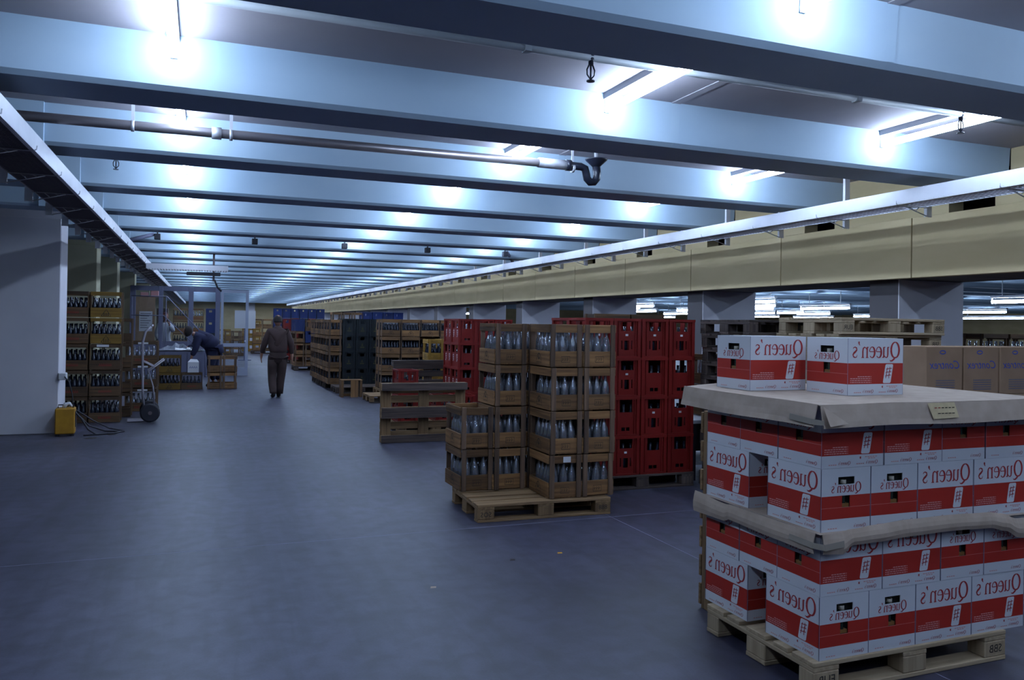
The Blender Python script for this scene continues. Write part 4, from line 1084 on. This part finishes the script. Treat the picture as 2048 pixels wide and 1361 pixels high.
for i in range(13):
    gg.append([(-1.0 + k * .085, 20.6 + i * .055, .875 + (.16 * math.exp(-((k - 6) / 4) ** 2 - ((i - 6) / 4) ** 2)) * rg.uniform(.3, 1.3)) for k in range(14)])
sheet(s, gg, 'plastic_film', (0, 0, -.003)); o = s.build('plastic_film'); tag(o, 'heap of crumpled translucent plastic film lying on the packing table', 'plastic film')
r = thing('white_bag', 'white printed bag standing on the crate in front of the bending man', 'bag', (-.28, 19.98, .39))
s = MB(); s.box(0, .24, 0, .16, 0, .24, 'paper'); s.face([(0, 0, .24), (.24, 0, .24), (.20, .08, .30), (.06, .08, .31)], 'paper'); s.face([(0, .16, .24), (.06, .08, .31), (.20, .08, .30), (.24, .16, .24)], 'paper'); s.face([(0, 0, .24), (.06, .08, .31), (0, .16, .24)], 'paper'); s.face([(.24, 0, .24), (.24, .16, .24), (.20, .08, .30)], 'paper'); s.build('sack', r)
s = MB()
for q in range(4): s.ribbon([(.04 + q * .045, .10, .01), (.055 + q * .045, .14, .012), (.07 + q * .045, .10, .01)], 'blue_ink', (0, -.001, 0), (1, 0, 0), (0, 0, 1), 1)
s.build('print', r)

# glazed partition with open door
YP = 24.5
r = thing('door_frame', 'x', 'x'); bpy.data.objects.remove(r)
win = bpy.data.objects.new('window_1', None); COL.objects.link(win); win['kind'] = 'structure'; win.location = (0, YP, 0)
s = [(-1.86, -1.72), (-1.13, -1.02), (-.35, -.22), (.37, .50)]
for a, c in s: MB().box(a, c, 0, .12, 0, 2.55, 'frame').build('post', win, bevel=.004)
for a, c in ((-1.72, -1.13), (-1.02, -.35), (-.22, .37)):
    MB().box(a, c, .01, .11, 2.42, 2.55, 'frame').build('top_rail', win); MB().box(a, c, .01, .11, 0.02, 1.0, 'frame').build('lower_panel', win)
    MB().box(a, c, .055, .061, 1.0, 2.42, 'pane').build('pane', win)
door = bpy.data.objects.new('door_1', None); COL.objects.link(door); door['kind'] = 'structure'; door.location = (.52, YP, 0)
for a, c in ((0, .07), (.68, .76)): MB().box(a, c, 0, .05, 0.01, 2.50, 'frame_light').build('stile', door)
MB().box(.07, .68, 0, .05, 2.42, 2.50, 'frame_light').build('top_rail', door); MB().box(.07, .68, 0, .05, .85, .95, 'frame_light').build('middle_rail', door)
MB().box(.07, .68, 0, .05, .01, .24, 'frame_light').build('bottom_rail', door)
MB().box(.07, .68, .02, .026, .95, 2.42, 'pane').build('pane', door); MB().box(.07, .68, .02, .026, .24, .85, 'pane').build('pane', door)
MB().box(.66, .70, -.05, 0, 1.0, 1.04, 'galv').build('door_handle', door)
# stair railing in front of the glazing
r = thing('stair_railing', 'thin dark steel handrail sloping down in front of the glazed partition', 'railing', (0, 24.1, 0))
s = MB(); s.tube([(-1.80, 0, 2.25), (-.90, 0, 2.25), (.10, 0, 1.15), (.42, 0, .85)], .018, 'frame', 6); s.build('handrail', r)
MB().tube([(-1.80, 0, 1.72), (-.98, 0, 1.72), (-.05, 0, .80)], .015, 'frame', 6).build('middle_rail', r)
for x, z0, z1 in ((-1.78, 0, 2.25), (-.92, 0, 2.25), (-.35, 0, 1.65), (.12, 0, 1.15)): MB().tube([(x, 0, z0), (x, 0, z1)], .014, 'frame', 6).build('baluster', r)
# behind the glass
r = thing('notice_board', 'tall brown board with a white notice behind the partition glass', 'board', (-1.86, 26.3, 0))
MB().box(0, .55, 0, .05, .0, 2.28, 'kraft').build('panel', r); MB().box(.12, .48, -.004, -.001, 1.25, 1.85, 'paper').build('notice', r)
s = MB()
for q in range(7): s.ribbon([(.15, 1.78 - q * .07, .02), (.44 - .05 * (q % 3), 1.78 - q * .07, .02)], 'blue_ink_dull', (0, -.005, 0), (1, 0, 0), (0, 0, 1), 1)
s.build('print', r)
for k in range(2): o = MB().box(-1.72 + k * .28, -1.50 + k * .28, 26.31, 26.5, 2.285, 2.42 + .05 * k, 'print_pink').build('parcel', bevel=.01); tag(o, f'small {"pinkish"} parcel on top of the brown board, {"outer" if k == 0 else "inner"} one', 'parcel')
tan = Stock(make_wide('crate', True))
for c in (0, 1, 3):
    for L in range(5):
        (tan if c < 3 else (blueP if L > 2 else darkP)).put(f'crate behind the partition glass, {ORD[L]} layer, {NTH[c]} column', ((-.85, -.37, 9, .13)[c], 27.6, .01 + .395 * L), 0, 'crates behind the partition glass', (1, 1, .97) if c < 3 else (.95, 1, 1.01))
        if c < 3: fill(clear_bottles if c == 1 else dark_bottles, low_c if c == 1 else low_b, ((-.85, -.37)[c], 27.6, .01 + .395 * L), 0, (.02, .42), (.02, .28), .02, 5, 3, 1)
r = thing('cabinet', 'dark narrow cabinet standing beside the brown board behind the glass', 'cabinet', (-1.28, 26.6, 0))
MB().box(0, .32, 0, .4, 0, 1.95, 'dark_z').build('body', r); MB().box(.01, .31, -.02, -.001, .02, 1.93, 'dark_z').build('door', r)
o = MB().box(1.02, 1.62, 36.0, 36.06, 1.25, 1.85, 'paper').build('sign_board'); 
r = thing('notice_stand', 'pale grey notice board on a stand seen through the open door glass', 'board', (1.30, 34.0, 0)); bpy.data.objects.remove(o)
MB().box(-.05, .75, 0, .05, 1.30, 2.02, 'paper').build('panel', r); MB().box(.32, .37, .05, .1, 0, 1.3, 'frame').build('post', r); MB().box(.1, .6, -.1, .25, 0, .03, 'frame').build('foot', r)
for c in range(3):
    for L in range(3):
        wood.put(f'crate seen through the open door glass, {ORD[L]} layer, {NTH[c]} column', (1.0 + c * .33, 38.0, .01 + .38 * L), 0, 'crates seen through the open door')
        yel.put(f'yellow crate seen through the open door glass, {ORD[L]} layer, {NTH[c]} column', (.4 + c * .3, 39.5, .01 + .397 * L), 0, 'yellow crates beyond the door')

for acc, nm, lab in ((dark_bottles, 'dark_bottles', 'many dark glass bottles standing in the crates across the warehouse'), (clear_bottles, 'clear_bottles', 'many clear glass bottles standing in the side stacks of crates')):
    o = acc.build(nm); o.name = nm; tag(o, lab, 'bottles'); o['kind'] = 'stuff'

# small litter on the floor
for (x, y, c, lab) in ((2.40, 5.15, 'yellow_steel', 'tiny yellow scrap lying on the floor before the aisle pallet'), (1.35, 4.72, 'board', 'small pale paper scrap lying on the open aisle floor'), (2.02, 5.10, 'ink', 'small dark splinter lying on the floor before the aisle pallet')):
    s = MB(); s.face([(-.02, -.008, .001), (.015, -.012, .001), (.022, .01, .004), (-.012, .012, .006)], c); o = s.build('scrap'); o.location = (x, y, 0); tag(o, lab, 'scrap')

# ================================================================== PEOPLE
def skin_mesh(name, nodes, edges, m, parent, sub=2, name2=None, smooth=True):
    """nodes: dict name -> (x, y, z, r [, ry]); grown by a Skin modifier into one surface"""
    ks = list(nodes); me = bpy.data.meshes.new(name); me.from_pydata([nodes[k][:3] for k in ks], [(ks.index(a), ks.index(c)) for a, c in edges], [])
    o = bpy.data.objects.new('tmp', me); COL.objects.link(o)
    sm = o.modifiers.new('s', 'SKIN'); sm.use_smooth_shade = True
    for i, k in enumerate(ks):
        q = nodes[k]; o.data.skin_vertices[0].data[i].radius = (q[3], q[4] if len(q) > 4 else q[3]); o.data.skin_vertices[0].data[i].use_root = (i == 0)
    ss = o.modifiers.new('d', 'SUBSURF'); ss.levels = sub; ss.render_levels = sub
    bpy.context.view_layer.update()
    me2 = bpy.data.meshes.new_from_object(o.evaluated_get(bpy.context.evaluated_depsgraph_get())); bpy.data.objects.remove(o)
    me2.materials.clear(); me2.materials.append(M[m]); me2.name = name
    for p in me2.polygons: p.use_smooth = True
    o2 = bpy.data.objects.new(name, me2); COL.objects.link(o2); o2.parent = parent; return o2
def chain(*ks): return list(zip(ks, ks[1:]))
def join_meshes(objs, name, parent, m):
    bm = bmesh.new()
    for o in objs: bm.from_mesh(o.data); bpy.data.objects.remove(o)
    me = bpy.data.meshes.new(name); bm.to_mesh(me); bm.free(); me.materials.append(M[m])
    for p in me.polygons: p.use_smooth = True
    o = bpy.data.objects.new(name, me); COL.objects.link(o); o.parent = parent; return o
def lerp(a, c, t): return tuple(a[i] + (c[i] - a[i]) * t for i in range(3))
def hand(tag_, wrist, tip, out, nd, ed):
    """palm, four fingers of different length and a thumb leaving the side of the palm"""
    W_, T_ = Vector(wrist), Vector(tip); d = (T_ - W_).normalized(); o = Vector(out).normalized()
    palm = W_ + d * .06; nd[tag_ + 'palm'] = (*palm, .030, .018)
    for i, (k, L) in enumerate(((-1.5, .062), (-.5, .078), (.5, .082), (1.5, .068))):
        a = W_ + d * .10 + o * (k * .017); b1 = a + d * L * .55 + o * (k * .002); c = a + d * L
        curl = d.cross(o) * .012
        nd[f'{tag_}f{i}a'] = (*a, .0095); nd[f'{tag_}f{i}b'] = (*(b1 + curl * .5), .0085); nd[f'{tag_}f{i}c'] = (*(c + curl * 1.6), .007)
        ed += [(tag_ + 'palm', f'{tag_}f{i}a'), (f'{tag_}f{i}a', f'{tag_}f{i}b'), (f'{tag_}f{i}b', f'{tag_}f{i}c')]
    a = W_ + d * .055 + o * .038; c = W_ + d * .105 + o * .052
    nd[tag_ + 'ta'] = (*a, .011); nd[tag_ + 'tb'] = (*c, .009); ed += [(tag_ + 'palm', tag_ + 'ta'), (tag_ + 'ta', tag_ + 'tb')]
    return tag_ + 'palm'
def head(parent, c, r, mskin, facing, hairm, bald=False, long=False, tilt=(0, 0, 0)):
    """head shape with brow, nose, chin and ears; hair as a cap; facing is the yaw of the face (0 = towards -Y)"""
    bm = bmesh.new(); bmesh.ops.create_icosphere(bm, subdivisions=3, radius=1)
    for v in bm.verts:
        x, y, z = v.co
        f = 1 - .22 * max(0, -z) ** 1.5
        x2, y2 = x * .76 * f, y * .92 * (1 - .12 * max(0, -z)); z2 = z * 1.14
        if y < -.75 and abs(x) < .25 and -.35 < z < .12: y2 -= .20 * (1 - abs(x) / .25) * (1 - abs(z + .15) / .3 if abs(z + .15) < .3 else 0)
        if y < -.6 and .05 < z < .3 and .15 < abs(x) < .5: y2 += .07
        if y < -.5 and z < -.7: y2 -= .10
        if y < -.7 and -.55 < z < -.42 and abs(x) < .3: y2 += .03
        v.co = (x2 * r, y2 * r, z2 * r)
    for e in (-1, 1):
        q = bmesh.ops.create_icosphere(bm, subdivisions=1, radius=.2 * r)['verts']
        for v in q: v.co = Vector((v.co.x * .35 + e * .77 * r, v.co.y * .8 + .05 * r, v.co.z * 1.3 - .05 * r))
    me = bpy.data.meshes.new('head'); bm.to_mesh(me); bm.free(); me.materials.append(M[mskin])
    for p in me.polygons: p.use_smooth = True
    rot = Matrix.Rotation(facing, 4, 'Z') @ Matrix.Rotation(tilt[0], 4, 'X')
    o = sk(me, 'head', parent, c); o.rotation_euler = rot.to_euler()
    s = MB()
    for e in (-1, 1):
        s.lathe([(.0, -.05 * r), (.09 * r, 0), (.0, .05 * r)], 'ink', 8, (e * .32 * r, -.80 * r, .12 * r))
    s.box(-.22 * r, .22 * r, -.86 * r, -.80 * r, -.52 * r, -.47 * r, 'print_red')
    s.build('face_features', o)
    bm = bmesh.new(); bmesh.ops.create_icosphere(bm, subdivisions=3, radius=1)
    for v in list(bm.verts):
        x, y, z = v.co
        keep = z > (.25 if y < 0 else -.35 - .1 * y) - (.75 if long else 0) * (y > -.35)
        if y < -.45 and z < .45: keep = False
        if bald and z > .55 and y > -.9 and math.hypot(x, y - .15) < .35: keep = False
        if not keep: bm.verts.remove(v)
        else: v.co = (x * .84 * r, y * 1.0 * r + .02 * r, z * 1.22 * r)
    me = bpy.data.meshes.new('hair'); bm.to_mesh(me); bm.free(); me.materials.append(M[hairm])
    for p in me.polygons: p.use_smooth = True
    hr = sk(me, 'hair', o); sol = hr.modifiers.new('t', 'SOLIDIFY'); sol.thickness = .008
    return o
def slim(nd):
    for k in list(nd):
        if k in ('pel', 'waist', 'chest', 'lh', 'rh', 'lk', 'rk', 'lc', 'rc', 'ls', 'rs', 'le', 're', 'neckb', 'la', 'ra', 'lt', 'rt'):
            q = nd[k]; f = .70; nd[k] = q[:3] + tuple(v * f for v in q[3:])
def loft(name, rings, m, parent, seg=20):
    # closed soft tube through ellipses (cx, cy, z, rx, ry)
    s = MB(); i = s._m(m)
    for (cx, cy, z, rx, ry) in rings:
        for j_ in range(seg):
            a = 2 * math.pi * j_ / seg; ca, sa = math.cos(a), math.sin(a); k = 1 / (abs(ca) ** 2.6 + abs(sa) ** 2.6) ** (1 / 2.6)
            s.v.append((cx + rx * ca * k, cy + ry * sa * k, z))
    for q in range(len(rings) - 1):
        for j_ in range(seg):
            a = q * seg + j_; b_ = q * seg + (j_ + 1) % seg; s.f.append((a, b_, b_ + seg, a + seg)); s.mi.append(i); s.smooth.append(True)
    s.f.append(tuple(reversed(range(seg)))); s.mi.append(i); s.smooth.append(False)
    e = (len(rings) - 1) * seg; s.f.append(tuple(e + q for q in range(seg))); s.mi.append(i); s.smooth.append(False)
    return s
def add_to(o, mb):
    bm = bmesh.new(); bm.from_mesh(o.data); t = mb.mesh('t'); bm.from_mesh(t); bm.to_mesh(o.data); bm.free()
    for p in o.data.polygons: p.use_smooth = True
# --- walking man, seen from behind
P = thing('person', 'man in a brown work jacket and dark trousers walking away down the aisle', 'person', (1.52, 17.55, 0), R(0))
hip = (0, 0, .92)
nd = {'pel': (.01, 0, .93, .15, .115), 'waist': (.0, .01, 1.08, .16, .12), 'chest': (-.01, .03, 1.30, .19, .13), 'neckb': (0, .05, 1.45, .085, .08), 'neck': (.0, .07, 1.52, .058),
      'lh': (-.095, 0, .86, .105), 'lk': (-.10, .05, .49, .072), 'lc': (-.10, -.05, .30, .062), 'la': (-.085, -.15, .13, .042), 'lt': (-.09, -.07, .045, .036),
      'rh': (.095, 0, .86, .105), 'rk': (.08, .05, .48, .072), 'rc': (.06, .05, .30, .062), 'ra': (.04, .06, .09, .042), 'rt': (.04, .17, .035, .036),
      'ls': (-.185, .03, 1.375, .070), 'le': (-.28, .02, 1.12, .052), 'lw': (-.325, .10, .90, .034),
      'rs': (.185, .03, 1.375, .070), 're': (.275, .0, 1.12, .052), 'rw': (.295, .03, .88, .034)}
ed = chain('pel', 'waist', 'chest', 'neckb', 'neck') + chain('pel', 'lh', 'lk', 'lc', 'la', 'lt') + chain('pel', 'rh', 'rk', 'rc', 'ra', 'rt') + chain('chest', 'ls', 'le', 'lw') + chain('chest', 'rs', 're', 'rw')
hn = dict(nd); he = list(ed)
he.append(('lw', hand('L', nd['lw'][:3], (-.33, .14, .72), (0, 1, 0), hn, he))); he.append(('rw', hand('R', nd['rw'][:3], (.30, .05, .70), (0, 1, 0), hn, he)))
slim(hn); skin_mesh('body', hn, he, 'skin', P, 1)
jk = {k: (nd[k][0], nd[k][1], nd[k][2], nd[k][3] + .022, (nd[k][4] if len(nd[k]) > 4 else nd[k][3]) + .022) for k in ('pel', 'waist', 'chest', 'neckb', 'ls', 'le', 'lw', 'rs', 're', 'rw')}
jk['pel'] = (.01, 0, 1.02, .168, .135); jk['lw'] = (-.32, .09, .925, .048); jk['rw'] = (.293, .028, .905, .048)
jk['waist'] = (.0, .01, 1.12, .190, .15); jk['chest'] = (-.01, .03, 1.30, .215, .155)
jko = skin_mesh('jacket', jk, chain('pel', 'waist', 'chest', 'neckb') + chain('chest', 'ls', 'le', 'lw') + chain('chest', 'rs', 're', 'rw'), 'jacket', P)
add_to(jko, loft('t', [(.01, 0, .955, .165, .125), (.01, 0, .97, .178, .138), (.005, 0, 1.01, .180, .140), (.0, .01, 1.03, .196, .150), (0, .01, 1.12, .200, .150), (-.01, .02, 1.25, .205, .150), (-.01, .03, 1.36, .200, .140), (0, .04, 1.43, .160, .110), (0, .05, 1.475, .085, .080), (0, .06, 1.52, .065, .066)], 'jacket', P))
tk = {'pel': (.01, 0, .95, .168, .13), 'lh': (-.098, 0, .84, .125), 'lk': (-.105, .05, .49, .098), 'lc': (-.105, -.04, .31, .090), 'la': (-.09, -.15, .12, .080), 'rh': (.098, 0, .84, .125), 'rk': (.082, .05, .48, .098), 'rc': (.062, .05, .30, .092), 'ra': (.045, .06, .08, .085)}
tko = skin_mesh('trousers', tk, chain('pel', 'lh', 'lk', 'lc', 'la') + chain('pel', 'rh', 'rk', 'rc', 'ra'), 'trousers', P)
add_to(tko, loft('t', [(.0, 0, .70, .06, .06), (.0, 0, .76, .16, .115), (0, 0, .84, .190, .135), (.005, 0, .92, .178, .130), (.01, 0, 1.0, .160, .118)], 'trousers', P))
for q in ([(-.10, 0, .80, .092, .118), (-.105, .03, .62, .092, .105), (-.11, .05, .49, .084, .095), (-.11, .0, .38, .080, .088), (-.105, -.07, .26, .078, .082), (-.095, -.13, .15, .074, .078), (-.09, -.15, .10, .070, .076)],
          [(.10, 0, .80, .092, .118), (.09, .03, .62, .092, .105), (.082, .05, .49, .084, .095), (.07, .05, .35, .080, .088), (.06, .05, .20, .078, .086), (.045, .06, .075, .080, .090)]):
    add_to(tko, loft('t', q[::-1], 'trousers', P))
skin_mesh('shoe', {'a': (-.085, -.18, .10, .052), 'b': (-.09, -.09, .045, .045), 'c': (-.095, .02, .038, .042), 'd': (-.1, .08, .035, .03)}, chain('a', 'b', 'c', 'd'), 'shoe', P)
skin_mesh('shoe', {'a': (.04, .02, .06, .055), 'b': (.04, .11, .045, .05), 'c': (.035, .20, .036, .044), 'd': (.03, .25, .034, .032)}, chain('a', 'b', 'c', 'd'), 'shoe', P)
head(P, (.0, .09, 1.625), .108, 'skin', R(180), 'hair', bald=True)
# --- bending man
P = thing('person', 'dark-haired man in a navy coat bending over beside the packing table', 'person', (.22, 20.75, 0))
nd = {'pel': (.10, 0, .93, .15, .15), 'waist': (-.02, 0, 1.05, .15, .14), 'chest': (-.22, 0, 1.20, .17, .14), 'neckb': (-.38, 0, 1.27, .08), 'neck': (-.43, 0, 1.29, .056),
      'lh': (.06, -.10, .84, .11), 'lk': (-.0, -.12, .48, .075), 'la': (.08, -.13, .09, .045), 'lt': (-.06, -.14, .04, .038),
      'rh': (.10, .10, .84, .11), 'rk': (.10, .12, .48, .075), 'ra': (.20, .13, .09, .045), 'rt': (.07, .14, .04, .038),
      'ls': (-.28, -.19, 1.18, .075), 'le': (-.34, -.24, .92, .052), 'lw': (-.42, -.22, .75, .036), 'rs': (-.28, .19, 1.18, .075), 're': (-.38, .22, .98, .052), 'rw': (-.52, .16, .93, .036)}
ed = chain('pel', 'waist', 'chest', 'neckb', 'neck') + chain('pel', 'lh', 'lk', 'la', 'lt') + chain('pel', 'rh', 'rk', 'ra', 'rt') + chain('chest', 'ls', 'le', 'lw') + chain('chest', 'rs', 're', 'rw')
hn = dict(nd); he = list(ed)
he.append(('lw', hand('L', nd['lw'][:3], (-.46, -.21, .60), (0, 1, 0), hn, he))); he.append(('rw', hand('R', nd['rw'][:3], (-.66, .12, .90), (0, -1, 0), hn, he)))
slim(hn); skin_mesh('body', hn, he, 'skin', P, 1)
ck = {k: (nd[k][0], nd[k][1], nd[k][2], nd[k][3] + .025, (nd[k][4] if len(nd[k]) > 4 else nd[k][3]) + .025) for k in ('pel', 'waist', 'chest', 'neckb', 'ls', 'le', 'lw', 'rs', 're', 'rw')}
cko = skin_mesh('coat', ck, chain('pel', 'waist', 'chest', 'neckb') + chain('chest', 'ls', 'le', 'lw') + chain('chest', 'rs', 're', 'rw'), 'navy', P)
tb = MB()
for a, c, ra, rb in (((.16, 0, .78), (.10, 0, .98), .17, .19), ((.10, 0, .95), (-.10, 0, 1.13), .19, .20), ((-.06, 0, 1.10), (-.34, 0, 1.25), .20, .15)): tb.tube([a, c], [ra, rb], 'navy', 14)
add_to(cko, tb)
skin_mesh('trousers', {k: (nd[k][0], nd[k][1], nd[k][2] + (.06 if k in ('la', 'ra') else 0), nd[k][3] + .026) for k in ('pel', 'lh', 'lk', 'la', 'rh', 'rk', 'ra')}, chain('pel', 'lh', 'lk', 'la') + chain('pel', 'rh', 'rk', 'ra'), 'navy', P)
for y in (-.13, .13): skin_mesh('shoe', {'a': (.10 + (y > 0) * .12, y, .055, .05), 'b': (.0 + (y > 0) * .12, y, .042, .046), 'c': (-.10 + (y > 0) * .12, y, .038, .036)}, chain('a', 'b', 'c'), 'shoe', P)
head(P, (-.53, .0, 1.34), .112, 'skin', R(-118), 'hair', long=True, tilt=(R(-25), 0, 0))
# --- woman behind the glass
P = thing('person', 'auburn-haired woman in a white overall standing behind the partition glass', 'person', (-.98, 25.25, 0))
nd = {'pel': (0, 0, .98, .14, .11), 'waist': (0, 0, 1.12, .115, .095), 'chest': (0, 0, 1.34, .155, .11), 'neckb': (0, 0, 1.50, .07), 'neck': (0, 0, 1.58, .048),
      'lh': (-.09, 0, .90, .10), 'lk': (-.09, 0, .50, .065), 'la': (-.09, .02, .10, .04), 'lt': (-.10, -.10, .035, .034), 'rh': (.09, 0, .90, .10), 'rk': (.09, 0, .50, .065), 'ra': (.09, .02, .10, .04), 'rt': (.10, -.10, .035, .034),
      'ls': (-.17, 0, 1.45, .06), 'le': (-.23, -.02, 1.18, .045), 'lw': (-.16, -.14, 1.02, .03), 'rs': (.17, 0, 1.45, .06), 're': (.22, -.10, 1.26, .045), 'rw': (.12, -.17, 1.45, .03)}
ed = chain('pel', 'waist', 'chest', 'neckb', 'neck') + chain('pel', 'lh', 'lk', 'la', 'lt') + chain('pel', 'rh', 'rk', 'ra', 'rt') + chain('chest', 'ls', 'le', 'lw') + chain('chest', 'rs', 're', 'rw')
hn = dict(nd); he = list(ed)
he.append(('lw', hand('L', nd['lw'][:3], (-.05, -.24, .98), (0, 0, 1), hn, he))); he.append(('rw', hand('R', nd['rw'][:3], (.10, -.18, 1.6), (-1, 0, 0), hn, he)))
slim(hn); skin_mesh('body', hn, he, 'skin', P, 1)
skin_mesh('overall', {k: (nd[k][0], nd[k][1], nd[k][2], nd[k][3] + .02, (nd[k][4] if len(nd[k]) > 4 else nd[k][3]) + .02) for k in ('pel', 'waist', 'chest', 'neckb', 'ls', 'le', 'lw', 'rs', 're', 'rw', 'lh', 'lk', 'rh', 'rk')}, chain('pel', 'waist', 'chest', 'neckb') + chain('chest', 'ls', 'le', 'lw') + chain('chest', 'rs', 're', 'rw') + chain('pel', 'lh', 'lk') + chain('pel', 'rh', 'rk'), 'shirt', P)
head(P, (0, -.01, 1.70), .108, 'skin', R(15), 'hair_red', long=True)
